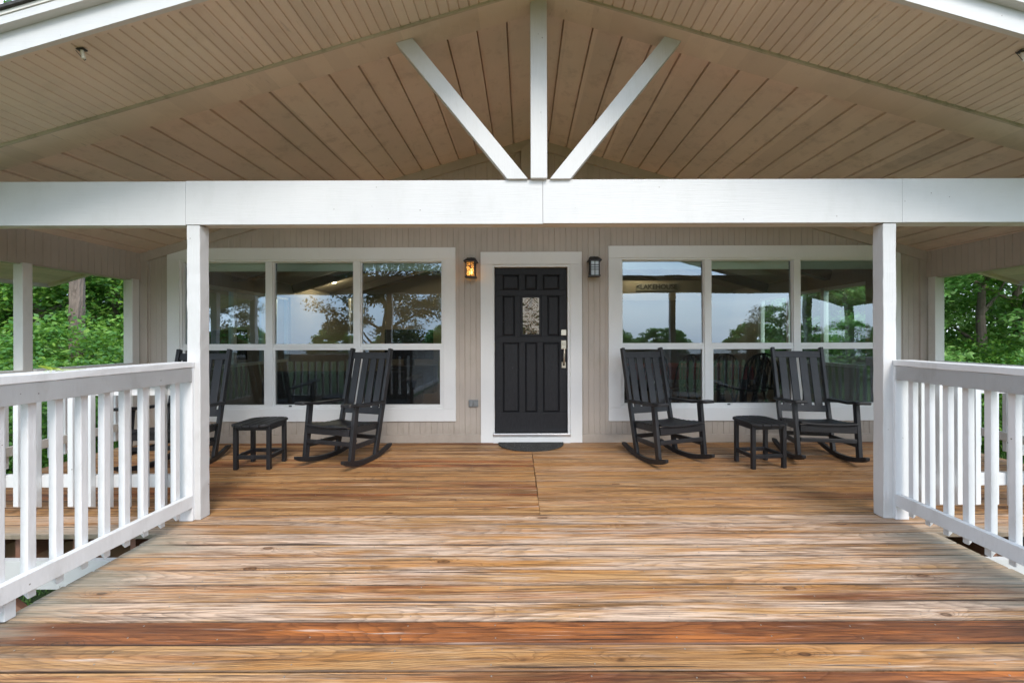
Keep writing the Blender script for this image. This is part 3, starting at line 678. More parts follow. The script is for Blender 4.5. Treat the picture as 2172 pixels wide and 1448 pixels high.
# ------------------------------------------------------------------ lanterns
def lantern(x, z, lit, face, label):
    t = thing('wall_lantern', (x, YW, z), 0, label, 'wall light', 'lanterns either side of the door')
    q = MB(); q.box(face * .012 - .028, face * .012 + .028, -.018, 0, -.12, .13); q.build('back_plate', 'black_metal', t, .004)
    q = MB(); q.tube([(0, -.01, .10), (0, -.05, .125), (0, -.10, .118)], .008); q.tube([(-.05, -.10, .112), (.05, -.10, .112)], .009); q.box(-.052, .052, -.03, -.018, .085, .125); q.build('arm', 'black_metal', t)
    q = MB(); a, c = .050, .082; za, zb = .104, .068
    cx, cy = 0, -.10
    vs = []
    for (r_, z_) in ((.03, .108), (.055, .098), (c, .072), (c, .064), (a + .004, .058)):
        for i, j in ((-1, -1), (1, -1), (1, 1), (-1, 1)): vs.append((cx + r_ * i, cy + r_ * j, z_))
    q.add(vs, [(0, 1, 2, 3)] + [(4 * k + i, 4 * k + (i + 1) % 4, 4 * k + 4 + (i + 1) % 4, 4 * k + 4 + i) for k in range(4) for i in range(4)]); q.build('roof_cap', 'black_metal', t)
    q = MB(); s = .052; r_ = .0065
    for i in (-1, 1):
        for j in (-1, 1): q.box(i * s - r_, i * s + r_, cy + j * s - r_, cy + j * s + r_, -.115, .06)
        for zz in (.012, -.018, -.045): 
            q.box(-s, s, cy + i * s - .003, cy + i * s + .003, zz - .004, zz + .004); q.box(i * s - .003, i * s + .003, cy - s, cy + s, zz - .004, zz + .004)
        q.box(-.004, .004, cy + i * s - .0035, cy + i * s + .0035, -.115, .06); q.box(i * s - .0035, i * s + .0035, cy - .004, cy + .004, -.115, .06)
    q.box(-s - .016, s + .016, cy - s - .016, cy + s + .016, -.128, -.114); q.build('cage', 'black_metal', t)
    q = MB(); q.box(-s + .004, s - .004, cy - s + .004, cy + s - .004, -.113, .058); q.build('glass', 'lit_glass' if lit else 'frost', t)
    if lit:
        l = bpy.data.lights.new('lamp', 'POINT'); l.energy = 5; l.color = (1, .62, .28); l.shadow_soft_size = .022
        lo = bpy.data.objects.new('lamp_light', l); COL.objects.link(lo); lo.parent = t; lo.location = (0, cy, -.05)
        q = MB(); q.tube([(0, cy, -.085), (0, cy, -.06), (0, cy, -.035), (0, cy, -.02)], [.010, .020, .018, .006], 10); q.build('bulb', 'bulb', t, smooth=True)
lantern(-.655, 2.185, True, 1, 'black wall lantern glowing amber on the siding left of the door')
lantern(.865, 2.195, False, -1, 'unlit black wall lantern with clear panes right of the door')
t = thing('outlet_box', (-.64, YW, .495), 0, 'grey weatherproof double outlet cover low on the siding beside the door trim', 'outlet')
q = MB(); q.box(-.06, .06, -.022, 0, -.045, .045); q.build('back_box', 'grey_plastic', t, .006)
for s in (-1, 1): q = MB(); q.prism([(s * .028 + .023 * math.cos(a), .036 * math.sin(a)) for a in np.linspace(0, 2 * math.pi, 20)[:-1]], 'y', -.038, -.0225); q.build('flap', 'grey_plastic', t, .003)
# door mat
q = MB(); pts = [(.08 + .405, YW - .03), (.08 - .405, YW - .03)] + [(.08 - .405 * math.cos(a), YW - .06 - .36 * math.sin(a)) for a in np.linspace(0, math.pi, 26)]
q.prism(pts, 'z', .003, .016); o = q.build('door_mat', 'mat', None, .003); tag(o, 'black half-round rubber door mat in front of the door', 'door mat')
# soffit lamp holders
for x, lab in ((-2.54, 'small cream lamp holder hanging under the left soffit'), (2.87, 'small dark lamp holder at the right edge under the soffit')):
    t = thing('soffit_lamp', (x, 2.36, zc(x) - .047), 0, lab, 'lamp', 'lamp holders under the front soffit')
    q = MB(); q.box(-.025, .02, -.012, .012, -.008, 0); q.tube([(-.04, 0, -.004), (-.01, .0, -.04), (.014, .0, -.066), (.022, 0, -.06)], .0018, 6); q.build('bracket', 'black_metal', t)
    q = MB(); q.tube([(0, 0, -.006), (.004, 0, -.03), (.012, 0, -.06)], [.008, .010, .009], 12); q.build('lamp_body', 'bulb_off', t)

# ------------------------------------------------------------------ railings
def rail_y(xin, s, y_far, y_near, label, rot=0.0, group='near railings along the walkway'):
    """railing running along Y; s=-1 left side (balusters outside), origin at far end"""
    t = thing('railing', (xin, y_far, 0), rot, label, 'railing', group)
    def bx(u0, u1): return (min(s * u0, s * u1), max(s * u0, s * u1))
    Ln = y_far - y_near
    q = MB(); a, c = bx(-.003, .135)
    q.wbox(a, c, -Ln, .018, 1.114, 1.155, 'y', .11, .0014); q.build('cap', 'white_rail', t, .004)
    q = MB(); a, c = bx(0, .038); q.wbox(a, c, -Ln, -.0, 1.013, 1.1125, 'y', .13, .0008)
    for dz in (.03, .05, .07):
        xx = s * -.0015; q.box(xx - .0015, xx + .0015, -.034, -.029, 1.013 + dz, 1.018 + dz); q.build('top_rail', 'white_rail', t, .003)
    q = MB(); q.wbox(a, c, -Ln, -.0, .10, .19, 'y', .1, .0013); q.build('bottom_rail', 'white_rail', t, .003)
    q = MB(); a, c = bx(.001, .098); q.box(a, c, .001, .034, .002, 1.112); q.build('end_stud', 'white_rail', t, .003)
    k = 0; y = -.058
    while y > -Ln + .05:
        q = MB(); a, c = bx(.040, .078); zb = .045 + random.uniform(-.006, .006); y1_, y0_ = y, y - .037; ou = s * .078
        q.add([(a, y0_, zb if a != ou else zb + .038), (c, y0_, zb if c != ou else zb + .038), (c, y1_, zb if c != ou else zb + .038), (a, y1_, zb if a != ou else zb + .038), (a, y0_, 1.112), (c, y0_, 1.112), (c, y1_, 1.112), (a, y1_, 1.112)],
              [(0, 3, 2, 1), (4, 5, 6, 7), (0, 1, 5, 4), (1, 2, 6, 5), (2, 3, 7, 6), (3, 0, 4, 7)])
        o = q.build('baluster', 'white_rail', t, .003); o.rotation_euler = (random.uniform(-.002, .002), random.uniform(-.002, .002), 0)
        y -= .1225; k += 1
    for yy in np.arange(-1.05, -Ln, -1.5):
        q = MB(); a, c = bx(.03, .069); q.box(a, c, yy, yy + .045, .002, .0995); q.build('support_block', 'white_rail', t, .003)
    return t
rail_y(-2.403, -1, 2.967, -1.2, 'white wooden railing along the left edge of the walkway')
rail_y(2.683, 1, 2.967, -1.2, 'white wooden railing along the right edge of the walkway', -.025)
def rail_x(x0, x1, y, label):
    t = thing('railing', (x0, y, 0), 0, label, 'railing', 'front railings of the side porches'); W_ = x1 - x0
    q = MB(); q.box(0, W_, -.05, .09, .99, 1.03); q.build('cap', 'white_rail', t, .004)
    q = MB(); q.box(0, W_, 0, .038, .90, .989); q.build('top_rail', 'white_rail', t, .003)
    q = MB(); q.box(0, W_, 0, .038, .218, .310); q.build('bottom_rail', 'white_rail', t, .003)
    n = int((W_ - .02) / .1335); st = W_ - .19 if x1 < 0 else .155
    x = st
    while 0 < x < W_ - .03:
        q = MB(); zb = .07
        q.add([(x, -.038, zb + .02), (x + .037, -.038, zb + .02), (x + .037, -.001, zb), (x, -.001, zb), (x, -.038, .989), (x + .037, -.038, .989), (x + .037, -.001, .989), (x, -.001, .989)],
              [(0, 3, 2, 1), (4, 5, 6, 7), (0, 1, 5, 4), (1, 2, 6, 5), (2, 3, 7, 6), (3, 0, 4, 7)]); q.build('baluster', 'white_rail', t, .003)
        x += -.1335 if x1 < 0 else .1335
rail_x(XL, -2.50, 3.05, 'white front railing of the left side porch, behind the walkway railing')
rail_x(2.76, XR, 3.05, 'white front railing of the right side porch, behind the walkway railing')
def rail_side(x, s, ya, yb, label):
    t = thing('railing', (x, ya, 0), 0, label, 'railing', 'side railings at the ends of the porch'); W_ = yb - ya
    def bx(u0, u1): return (min(s * u0, s * u1), max(s * u0, s * u1))
    q = MB(); a, c = bx(-.03, .11); q.box(a, c, 0, W_, .985, 1.022); q.build('cap', 'tan_post', t, .004)
    q = MB(); a, c = bx(.02, .055); q.box(a, c, 0, W_, .895, .984); q.build('top_rail', 'tan_post', t, .003)
    q = MB(); q.box(a, c, 0, W_, .222, .31); q.build('bottom_rail', 'tan_post', t, .003)
    y = .06; a, c = bx(.057, .094)
    while y < W_ - .04:
        q = MB(); q.box(a, c, y, y + .037, .10, .984); q.build('baluster', 'white_rail', t, .003); y += .1335
rail_side(XL, -1, 3.10, 3.92, 'short railing at the far left end of the porch, front bay'); rail_side(XL, -1, 4.012, 5.02, 'grey white railing at the left end of the porch, bay next to the wall')
rail_side(XR, 1, 3.10, 3.92, 'short railing at the far right end of the porch, front bay'); rail_side(XR, 1, 4.012, 5.015, 'grey white railing at the right end of the porch, bay next to the wall')

# ------------------------------------------------------------------ rocking chairs
def make_rocker():
    t = thing('rocking_chair'); B = 'black_poly'
    Rr, yc = 1.12, .10
    def arc(y): return (y - yc) ** 2 / (2 * Rr)
    FY, RY = -.21, .21
    def at_back(z, y0=RY): return y0 + .27 * (z - .05) / 1.14
    for s in (-1, 1):
        q = MB(); ys = np.linspace(-.34, .50, 17); vs = []
        for i, y in enumerate(ys):
            x = s * (.285 - .04 * (y + .34) / .84); h = .05 if 0 < i < 16 else .03
            for dx_, dz_ in ((-.019, 0), (.019, 0), (.019, h), (-.019, h)): vs.append((x + dx_, y, arc(y) + dz_ + (.0 if i else .012)))
        q.add(vs, [(0, 1, 2, 3), (64, 67, 66, 65)] + [(4 * i + j, 4 * i + 4 + j, 4 * i + 4 + (j + 1) % 4, 4 * i + (j + 1) % 4) for i in range(16) for j in range(4)]); q.build('rocker', B, t, .004)
        q = MB(); q.bar((s * .283, FY, arc(FY) + .045), (s * .290, FY + .065, .622), .036, .060, (1, 0, 0)); q.build('leg', B, t, .004)
        q = MB(); q.bar((s * .255, RY - .005, arc(RY) + .042), (s * .262, at_back(1.195), 1.195), .035, .058, (1, 0, 0)); q.build('back_post', B, t, .005)
        # arm: wide at the front, narrow at the back
        q = MB(); pl = [(-.30, .235, .335), (-.285, .222, .350), (-.20, .220, .352), (-.08, .235, .338), (.10, .245, .322), (.325, .250, .312)]
        vs = []
        for y, i_, o_ in pl:
            z = .622 + (.018 if y < -.1 else 0) - .03 * (y + .3) / .62
            vs += [(s * i_, y, z), (s * o_, y, z), (s * o_, y, z + .028), (s * i_, y, z + .028)]
        n = len(pl); q.add(vs, [(0, 1, 2, 3), tuple(4 * (n - 1) + k for k in (3, 2, 1, 0))] + [(4 * i + j, 4 * i + 4 + j, 4 * i + 4 + (j + 1) % 4, 4 * i + (j + 1) % 4) for i in range(n - 1) for j in range(4)]); q.build('armrest', B, t, .006)
        q = MB(); q.bar((s * .268, FY + .02, .385), (s * .236, RY + .055, .352), .03, .07, (1, 0, 0)); q.bar((s * .272, FY + .01, .215), (s * .243, RY + .035, .20), .03, .048, (1, 0, 0)); q.build('side_rail', B, t, .004)
    q = MB(); q.box(-.262, .262, FY - .005, FY + .028, .335, .408); q.build('seat_apron', B, t, .004)
    q = MB(); q.box(-.262, .262, FY - .008, FY + .02, .235, .275); q.build('stretcher', B, t, .004)
    q = MB(); q.box(-.235, .235, RY + .025, RY + .05, .20, .245); q.build('stretcher', B, t, .004)
    q = MB(); nb = 6
    for i in range(nb):
        y0 = FY - .03 + i * .083; z = .418 - .012 * math.sin(math.pi * (i + .3) / nb) - .05 * i / nb
        hw = .268 if i else .264
        q.prism([(-hw, z + .008), (-.15, z - .002), (0, z - .006), (.15, z - .002), (hw, z + .008), (hw, z + .026), (.15, z + .016), (0, z + .012), (-.15, z + .016), (-hw, z + .026)], 'y', y0, y0 + .075)
    q.build('seat', B, t, .003)
    for nm, z0, z1 in (('top_rail', 1.075, 1.15), ('lower_back_rail', .462, .535)):
        q = MB(); q.bar((0, at_back(z0), z0), (0, at_back(z1), z1), .49, .028, (1, 0, 0)); q.build(nm, B, t, .004)
    for i in range(4):
        x = (i - 1.5) * .111; q = MB(); q.bar((x, at_back(.53) - .002, .53), (x, at_back(1.085) - .002, 1.085), .079, .02, (1, 0, 0)); q.build('back_slat', B, t, .004)
    return t
rk0 = make_rocker(); G = 'black rocking chairs on the porch'
tag(rk0, 'black rocking chair between the left side table and the door', 'rocking chair', G); rk0.location = (-1.94, 4.376, 0); rk0.rotation_euler.z = R(-17)
for x, y, a, lab in ((-3.575, 4.19, 7, 'black rocking chair half hidden behind the left white porch post'),
                     (1.547, 4.41, 19, 'black rocking chair right of the door, left of the right-hand side table'),
                     (3.166, 4.43, -10, 'black rocking chair nearest the right porch post')):
    c = copy_tree(rk0); c.location = (x, y, 0); c.rotation_euler.z = R(a); c['label'] = lab
# side tables
def make_table():
    t = thing('side_table'); B = 'black_poly'
    for sx in (-1, 1):
        for sy in (-1, 1): q = MB(); q.box(sx * .165 - .019, sx * .165 + .019, sy * .135 - .019, sy * .135 + .019, 0, .440); q.build('leg', B, t, .004)
    q = MB()
    for s in (-1, 1): q.box(-.144, .144, s * .135 - .014, s * .135 + .014, .395, .439); q.box(s * .165 - .014, s * .165 + .014, -.114, .114, .395, .439)
    q.build('apron', B, t, .003)
    q = MB()
    for s in (-1, 1): q.box(-.144, .144, s * .135 - .014, s * .135 + .014, .105, .143); q.box(s * .165 - .014, s * .165 + .014, -.114, .114, .105, .143)
    q.build('stretcher', B, t, .003)
    wb = .0720; bn = 5; ht = [.150, .215, .232, .215, .150]
    def hl(x): return .235 * (max(0, 1 - abs(x / .235) ** 3.2)) ** .5
    q = MB()
    for i in range(bn):
        x0 = (i - 2.5) * .0795 + .0025; x1 = x0 + wb; n = 4; xs = [x0 + (x1 - x0) * k / n for k in range(n + 1)]
        q.prism([(x, -hl(x)) for x in xs] + [(x, hl(x)) for x in xs[::-1]], 'z', .4405, .463)
    q.build('table_top', B, t, .003)
    return t
t0 = make_table(); G = 'black slatted side tables between the chairs'
tag(t0, 'black slatted side table left of the door, between two rocking chairs', 'side table', G); t0.location = (-2.745, 4.27, 0); t0.rotation_euler.z = R(1)
c = copy_tree(t0); c.location = (2.44, 4.26, 0); c.rotation_euler.z = R(6); c['label'] = 'black slatted side table right of the door, in front of the right-hand chair'

# ------------------------------------------------------------------ lizard on the rail cap
def lizard():
    pts = {'t0': (-.004, .135, .004, .0012), 't1': (.002, .10, .004, .002), 't2': (0, .07, .0045, .003), 't3': (0, .045, .006, .0045), 'hip': (0, .03, .009, .0075), 'mid': (0, .012, .012, .0085), 'sh': (0, -.006, .016, .008),
           'nk': (0, -.018, .021, .0062), 'hd': (0, -.028, .025, .0066), 'sn': (0, -.039, .0285, .0035), 'ti': (0, -.045, .030, .002)}
    ed = [('hip', 't3'), ('t3', 't2'), ('t2', 't1'), ('t1', 't0'), ('hip', 'mid'), ('mid', 'sh'), ('sh', 'nk'), ('nk', 'hd'), ('hd', 'sn'), ('sn', 'ti')]
    for s, n in ((-1, 'l'), (1, 'r')):
        pts['fe' + n] = (s * .014, -.002, .012, .0028); pts['ff' + n] = (s * .017, -.012, .002, .002); pts['ft' + n] = (s * .019, -.018, .0015, .0012)
        pts['he' + n] = (s * .015, .022, .010, .0035); pts['hf' + n] = (s * .019, .034, .002, .002); pts['ht' + n] = (s * .022, .026, .0015, .0012)
        ed += [('sh', 'fe' + n), ('fe' + n, 'ff' + n), ('ff' + n, 'ft' + n), ('hip', 'he' + n), ('he' + n, 'hf' + n), ('hf' + n, 'ht' + n)]
    ks = list(pts); me = bpy.data.meshes.new('lizard'); me.from_pydata([pts[k][:3] for k in ks], [(ks.index(a), ks.index(c)) for a, c in ed], [])
    o = bpy.data.objects.new('lizard', me); COL.objects.link(o); me.materials.append(M['lizard'])
    md = o.modifiers.new('skin', 'SKIN'); md.use_smooth_shade = True
    sv = me.skin_vertices[0].data
    for i, k in enumerate(ks): r_ = pts[k][3]; sv[i].radius = (r_, r_)
    sv[ks.index('hip')].use_root = True
    ss = o.modifiers.new('sub', 'SUBSURF'); ss.levels = ss.render_levels = 1
    return o
lz = lizard(); lz.location = (-2.44, 2.115, 1.1555); lz.scale = (1.1,) * 3; lz.rotation_euler.z = R(-12); tag(lz, 'small green anole lizard with raised head on the left railing cap', 'lizard')

# ------------------------------------------------------------------ room behind the windows
fl = MB(); fl.box(XL + .13, XR - .13, YW + .145, 10.99, .0, .08); fl.build('room_floor', 'wood_floor', house)
ic = MB()
for xe in (XL + .131, XR - .131):
    ic.add([(XC, YW + .145, zc(XC) - .02), (xe, YW + .145, zc(xe) - .02), (xe, 10.99, zc(xe) - .02), (XC, 10.99, zc(XC) - .02)], [(0, 1, 2, 3)])
ic.build('room_ceiling', 'interior_wall', house)
for y in (6.6, 8.3, 9.9):
    q = MB()
    for xe in (XL + .14, XR - .14): q.bar((XC, y, zc(XC) - .12), (xe, y, zc(xe) - .12), .12, .16, (0, 1, 0))
    q.build('ceiling_beam', 'dark_beam', house)
pt = MB(); pt.box(-.9, XR - .2, 9.50, 9.60, 2.16, 2.62); pt.box(.35, .47, 9.50, 9.60, .08, 2.159); pt.build('room_header', 'interior_wall', house)
k = 0
for x, y, lab in ((-4.15, 8.9, 'recessed ceiling light glowing near the left side wall'), (-2.2, 9.3, 'recessed ceiling light at the middle of the left room'), (2.6, 9.0, 'recessed ceiling light over the dining area')):
    q = MB(); z = zc(x) - .03; q.disc((x, y, z - .03), .075, .01, 20); o = q.build('recessed_light', 'recess', None); tag(o, lab, 'ceiling light', 'recessed lights inside')
    l = bpy.data.lights.new('lamp', 'POINT'); l.energy = 6; l.color = (1, .8, .55); l.shadow_soft_size = .08; lo = bpy.data.objects.new('lamp_light', l); COL.objects.link(lo); lo.parent = o; lo.location = (x, y, z - .12)
# sign
t = thing('lakehouse_sign', (3.06, 9.49, 2.47), 0, 'weathered arrow sign reading LAKEHOUSE on the room wall, seen through the right window', 'sign')
q = MB(); q.prism([(-.47, -.085), (.42, -.085), (.47, 0), (.50, .085), (-.42, .085), (-.47, .03)], 'y', -.02, 0); q.build('board', 'sign_wood', t)
cu = bpy.data.curves.new('letters', 'FONT'); cu.body = '\u003cLAKEHOUSE'; cu.size = .155; cu.align_x = 'CENTER'; cu.align_y = 'CENTER'; cu.extrude = .003; cu.offset = .004
to = bpy.data.objects.new('tmp', cu); COL.objects.link(to); dg = bpy.context.evaluated_depsgraph_get(); me = bpy.data.meshes.new_from_object(to.evaluated_get(dg)); bpy.data.objects.remove(to)
lo = bpy.data.objects.new('lettering', me); me.materials.clear(); me.materials.append(M['black_metal']); COL.objects.link(lo); lo.parent = t; lo.rotation_euler = (R(90), 0, 0); lo.location = (0, -.025, 0)
# tv
t = thing('television', (-2.62, 9.3, .08), 0, 'black flat television on a low stand inside, behind the left window', 'television')
q = MB(); q.box(-.55, .55, 0, .05, .75, 1.42); q.build('screen', 'tv', t, .006); q = MB(); q.box(-.6, .6, -.2, .25, 0, .6); q.box(-.12, .12, 0, .06, .6, .75); q.build('stand', 'dark_beam', t, .006)
# sofa
t = thing('sofa', (-2.9, 6.3, .08), 0, 'dark sofa seen from behind through the left window', 'sofa')
q = MB(); q.box(-1.05, 1.05, 0, .2, .1, .72); q.build('backrest', 'sofa', t, .05, seg=4); q = MB(); q.box(-1.0, 1.0, .2, .85, .12, .42); q.build('seat', 'sofa', t, .05, seg=4)
for s in (-1, 1): q = MB(); q.box(s * 1.05 - .1, s * 1.05 + .1, .0, .85, .1, .6); q.build('armrest', 'sofa', t, .05, seg=4)
# curtain
for x, lab in ((-3.95, 'pale gathered curtain hanging at the left of the back window'),):
    q = MB(); pts = [(x + i * .02, 9.2 + .03 * math.sin(i * 1.3)) for i in range(18)]; q.prism(pts + [(a, b_ + .01) for a, b_ in pts[::-1]], 'z', .2, 2.2); o = q.build('curtain', 'curtain', None); tag(o, lab, 'curtain')
# dining table and windsor chairs
t = thing('dining_table', (2.75, 7.15, .08), 0, 'dining table under a red cloth behind the right window', 'dining table')
q = MB(); q.box(-.95, .95, -.48, .48, .70, .745); q.build('table_top', 'dark_beam', t, .005)
for sx in (-1, 1):
    for sy in (-1, 1): q = MB(); q.box(sx * .85 - .04, sx * .85 + .04, sy * .4 - .04, sy * .4 + .04, 0, .70); q.build('leg', 'dark_beam', t)
q = MB(); q.box(-.97, .97, -.50, .50, .746, .752); q.box(-.97, .97, -.502, -.498, .55, .745); q.box(-.97, .97, .498, .502, .55, .745); o = q.build('tablecloth', 'red_cloth'); o.location = (2.75, 7.15, .08); tag(o, 'red tablecloth over the dining table behind the right window', 'tablecloth')
def windsor():
    t = thing('windsor_chair'); B = 'tv'
    q = MB(); q.prism([(.22 * math.cos(a), .2 * math.sin(a)) for a in np.linspace(0, 2 * math.pi, 25)[:-1]], 'z', .43, .465); q.build('seat', B, t, .008)
    for sx in (-1, 1):
        for sy in (-1, 1): q = MB(); q.tube([(sx * .13, sy * .12, .43), (sx * .165, sy * .155, .22), (sx * .20, sy * .19, 0)], [.013, .019, .012], 8); q.build('leg', B, t, smooth=True)
    def hoop(a): return (-.235 * math.cos(a) * (1 - .10 * (1 - math.sin(a))), -.17 - .10 * math.sin(a), .465 + .52 * math.sin(a) ** .8)
    q = MB(); q.tube([hoop(a) for a in np.linspace(0.02, math.pi - .02, 26)], .013, 8); q.build('hoop_back', B, t, smooth=True)
    q = MB()
    for i in range(7):
        x = (i - 3) * .052
        a = math.acos(max(-1, min(1, -x / .23))); h = hoop(a)
        if i == 3: q.prism([(-.02, .47), (.02, .47), (.045, .62), (.02, .72), (.045, .85), (.02, h[2]), (-.02, h[2]), (-.045, .85), (-.02, .72), (-.045, .62)], 'y', -.235, -.225)
        else: q.tube([(x * .8, -.17, .465), h], .006, 6)
    q.build('spindles', B, t)
    return t
w0 = windsor(); G = 'hoop back chairs around the dining table'; tag(w0, 'black hoop-back chair behind the first pane of the right window, second from the left', 'dining chair', G); w0.location = (2.42, 6.25, .08); w0.rotation_euler.z = R(4)
for x, y, a, lab in ((1.93, 6.35, 12, 'black hoop-back chair nearest the door side of the dining table'), (3.02, 6.38, 0, 'black hoop-back chair at the middle of the dining table'), (3.42, 6.2, -4, 'black hoop-back chair behind the second rocking chair gap, near side of the table'), (3.82, 6.5, -35, 'black hoop-back chair turned at the right corner of the dining table')):
    c = copy_tree(w0); c.location = (x, y, .08); c.rotation_euler.z = R(a); c['label'] = lab

# ------------------------------------------------------------------ trees and grass
def leaves_mesh(name, mat, n, rad, height, base, leaf, clumps, seed, lean=0.0):
    """foliage crown from z=base to base+height: leaf faces gathered in clumps"""
    r = np.random.default_rng(seed)
    th = r.uniform(0, 2 * np.pi, clumps); u = r.uniform(0, 1, clumps); zz = u
    prof = np.sin(np.pi * (zz * .86 + .10)) ** .55
    rr = rad * prof * r.uniform(.45, 1.08, clumps) ** .6
    cc = np.stack([rr * np.cos(th), rr * np.sin(th), base + height * zz], 1); cs = r.uniform(.30, .75, clumps) * (rad / 2.4) ** .5
    ci = r.integers(0, clumps, n)
    d = r.normal(0, 1, (n, 3)); d /= np.linalg.norm(d, axis=1)[:, None]; d *= (r.uniform(0, 1, n) ** .45)[:, None]; d[:, 2] *= .55
    p = cc[ci] + d * cs[ci][:, None]
    nrm = r.normal(0, .55, (n, 3)) + np.array([0, 0, .8]) + (p - np.array([0, 0, base + height * .4])) * .25 / rad
    nrm /= np.linalg.norm(nrm, axis=1)[:, None]
    a = np.cross(nrm, r.normal(0, 1, (n, 3))); a /= np.linalg.norm(a, axis=1)[:, None]; bb = np.cross(nrm, a)
    sz = leaf * r.uniform(.6, 1.35, n)[:, None]
    v0 = p - a * sz * .5; v1 = p + bb * sz * .30 - nrm * sz * .05; v2 = p + a * sz * .55 - nrm * sz * .12; v3 = p - bb * sz * .30 - nrm * sz * .05
    V = np.stack([v0, v1, v2, v3], 1).reshape(-1, 3)
    me = bpy.data.meshes.new(name); me.vertices.add(4 * n); me.vertices.foreach_set('co', V.astype(np.float32).ravel())
    me.loops.add(4 * n); me.loops.foreach_set('vertex_index', np.arange(4 * n, dtype=np.int32)); me.polygons.add(n)
    me.polygons.foreach_set('loop_start', np.arange(0, 4 * n, 4, dtype=np.int32)); me.polygons.foreach_set('loop_total', np.full(n, 4, np.int32)); me.update(); me.validate()
    me.materials.append(M[mat]); return me
def trunk_mesh(name, h, r0, seed, branches=9):
    rr = random.Random(seed); q = MB(); pts = [(rr.uniform(-.05, .05) * i, rr.uniform(-.05, .05) * i, h * i / 7) for i in range(8)]
    q.tube(pts, [r0 * (1 - .75 * i / 7) for i in range(8)], 10)
    for k in range(branches):
        z = h * rr.uniform(.25, .9); a = rr.uniform(0, 6.28); l = h * rr.uniform(.2, .4); i = int(z / h * 7); p = pts[i]
        q.tube([p, (p[0] + math.cos(a) * l * .5, p[1] + math.sin(a) * l * .5, p[2] + l * .25), (p[0] + math.cos(a) * l, p[1] + math.sin(a) * l, p[2] + l * .6)], [r0 * .35, r0 * .2, r0 * .06], 6)
    me = bpy.data.meshes.new(name); me.from_pydata(q.v, [], q.f); me.materials.append(M['bark']); return me
CR = [leaves_mesh('crown', 'leaf_a', 42000, 2.6, 6.2, -.3, .10, 190, 1), leaves_mesh('crown', 'leaf_b', 42000, 2.5, 5.8, -.3, .105, 190, 2),
      leaves_mesh('crown', 'leaf_c', 22000, 2.3, 4.6, 2.0, .11, 110, 3), leaves_mesh('crown', 'leaf_a', 15000, 1.25, 1.9, 0, .062, 70, 4), leaves_mesh('crown', 'leaf_a', 16000, 3.6, 5.0, .2, .30, 130, 7)]
TR = [trunk_mesh('trunk', 5.0, .16, 1), trunk_mesh('trunk', 4.8, .14, 2), trunk_mesh('trunk', 6.0, .17, 3, 14), trunk_mesh('trunk', 1.5, .03, 4, 6), trunk_mesh('trunk', 4.5, .18, 5)]
def tree(k, x, y, s, rz, label, z=GZ, group='trees and thicket round the house', name='tree'):
    t = thing(name, (x, y, z), rz, label, 'tree' if name == 'tree' else 'bush', group); t.scale = (s,) * 3
    c = bpy.data.objects.new('crown', CR[k]); COL.objects.link(c); c.parent = t
    c = bpy.data.objects.new('trunk', TR[k]); COL.objects.link(c); c.parent = t
    return t
GL, GR = 'thicket trees beyond the left end of the porch', 'thicket trees beyond the right end of the porch'
ORD = ['first', 'second', 'third', 'fourth', 'fifth', 'sixth', 'seventh', 'eighth', 'ninth', 'tenth', 'eleventh', 'twelfth']
def row(spec, fmt, group, name='tree', off=0.0):
    spec = sorted(spec, key=lambda q: q[1] / q[2])
    for i, (k, x, y, s, z) in enumerate(spec): tree(k, x, y, s, i * 1.3 + off, fmt % ORD[i], z=z, group=group, name=name)
row([(0, -11.6, 9.6, 1.0, GZ), (1, -13.4, 10.6, 1.15, GZ), (0, -11.2, 11.4, 1.05, GZ), (1, -15.2, 12.2, 1.25, GZ), (0, -13.2, 14.0, 1.3, GZ), (0, -18.0, 14.2, 1.4, GZ), (1, -10.4, 13.4, 1.15, GZ)], 'leafy green tree past the left end of the porch, %s from the left', GL)
row([(1, 10.4, 9.4, 1.0, GZ), (1, 12.8, 10.6, 1.15, GZ), (0, 10.0, 12.2, 1.15, GZ), (1, 14.8, 12.8, 1.3, GZ), (1, 12.0, 14.8, 1.35, GZ), (0, 8.6, 15.0, 1.3, GZ), (1, 8.6, 11.0, .8, GZ)], 'bright leafy tree past the right end of the porch, %s from the left', GR, off=.4)
row([(3, -8.1, 6.4, 1.0, GZ), (3, -9.0, 7.7, 1.25, GZ), (3, -8.6, 8.9, 1.2, GZ), (3, -8.9, 8.3, 1.4, GZ), (3, -7.6, 8.0, .8, GZ)], 'low green bush at the foot of the left thicket, %s from the left', 'low bushes on the left', 'bush')
tree(3, -3.55, 3.95, .30, 1., 'small green weed growing up under the left deck edge', group=None, name='bush')
row([(3, 9.8, 7.9, 1.0, GZ), (3, 10.8, 8.6, 1.1, GZ), (3, 8.9, 8.8, 1.1, GZ)], 'low green bush at the foot of the right thicket, %s from the left', 'low bushes on the right', 'bush')
t = thing('pine_tree', (-9.32, 8.55, GZ), 0, 'tall pine with a bare grey-brown trunk rising through the left thicket', 'tree')
q = MB(); pts = [(0, 0, i * 1.5) for i in range(9)]; vs = []; nz_, ns = 150, 40
for i in range(nz_ + 1):
    for k in range(ns):
        a = 2 * math.pi * k / ns; r_ = (.14 - .008 * i * .08) * (1 + .05 * math.sin(k * 5.1 + i * .35) + random.uniform(-.07, .05)); vs.append((r_ * math.cos(a), r_ * math.sin(a), i * .08))
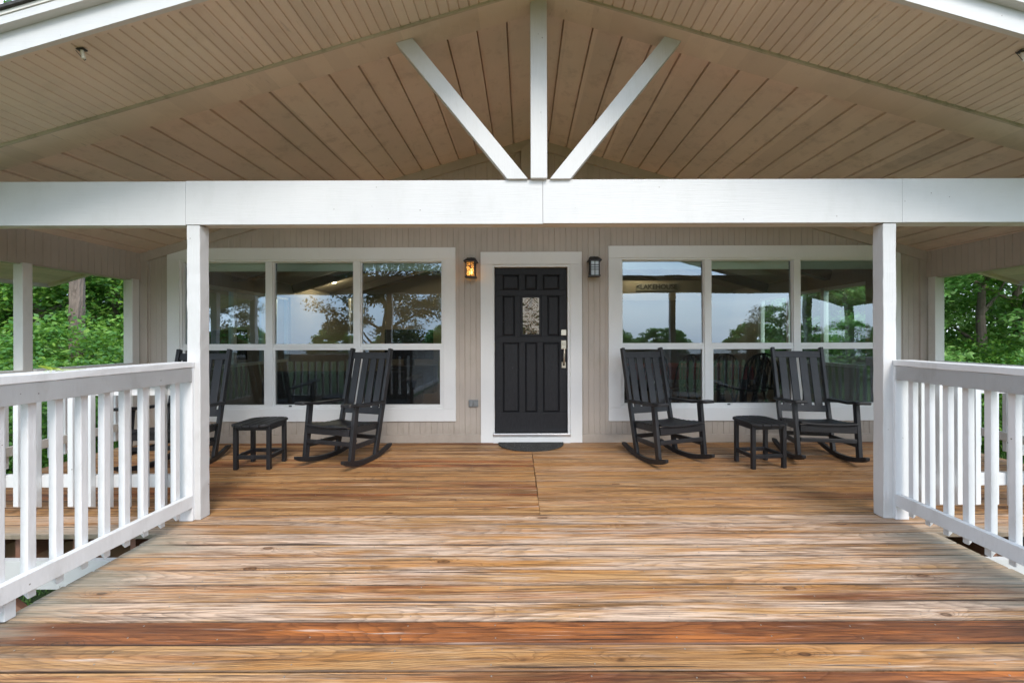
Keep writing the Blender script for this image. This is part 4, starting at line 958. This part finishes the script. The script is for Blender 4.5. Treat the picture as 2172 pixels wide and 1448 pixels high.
q.add(vs, [(i * ns + k, i * ns + (k + 1) % ns, (i + 1) * ns + (k + 1) % ns, (i + 1) * ns + k) for i in range(nz_) for k in range(ns)]); q.build('trunk', 'bark', t)
c = bpy.data.objects.new('crown', leaves_mesh('crown', 'leaf_a', 5000, 2.6, 4.5, 8.5, .22, 60, 9)); COL.objects.link(c); c.parent = t
row([(2, -6.5, -8.5, 1.2, -1.2), (2, -16.2, -10, 1.1, -1.4), (2, 14.5, -13, .85, -2.2), (0, 17.5, -12, .75, -2.0)], 'open-crowned tree behind the photographer, mirrored in the windows, %s from the left', 'trees mirrored in the windows')
row([(4, -50 + i * 8.6 + random.uniform(-2, 2), -38 + random.uniform(-3, 2), random.uniform(.75, 1.05), -1.5) for i in range(12)], 'distant tree on the lake shore mirrored in the windows, %s along', 'shore trees mirrored in the windows')
# grass blades near the porch ends
def grass():
    n = 42000; r = np.random.default_rng(5); side = r.random(n) < .5
    x = np.where(side, r.uniform(5.3, 11, n), r.uniform(-9.5, -2.6, n)); y = np.where(side, r.uniform(1.5, 9, n), r.uniform(.5, 8, n))
    p = np.stack([x, y, np.full(n, GZ)], 1); a = r.uniform(0, 2 * np.pi, n); wv = np.stack([np.cos(a), np.sin(a), np.zeros(n)], 1) * .006; h = r.uniform(.04, .11, n)
    tip = p + np.stack([r.normal(0, .03, n), r.normal(0, .03, n), h], 1)
    V = np.stack([p - wv, p + wv, tip], 1).reshape(-1, 3)
    me = bpy.data.meshes.new('grass'); me.vertices.add(3 * n); me.vertices.foreach_set('co', V.astype(np.float32).ravel()); me.loops.add(3 * n); me.loops.foreach_set('vertex_index', np.arange(3 * n, dtype=np.int32))
    me.polygons.add(n); me.polygons.foreach_set('loop_start', np.arange(0, 3 * n, 3, dtype=np.int32)); me.polygons.foreach_set('loop_total', np.full(n, 3, np.int32)); me.update()
    me.materials.append(M['leaf_b']); o = bpy.data.objects.new('grass', me); COL.objects.link(o)
    tag(o, 'short green lawn grass around the deck', 'grass', kind='stuff')
grass()
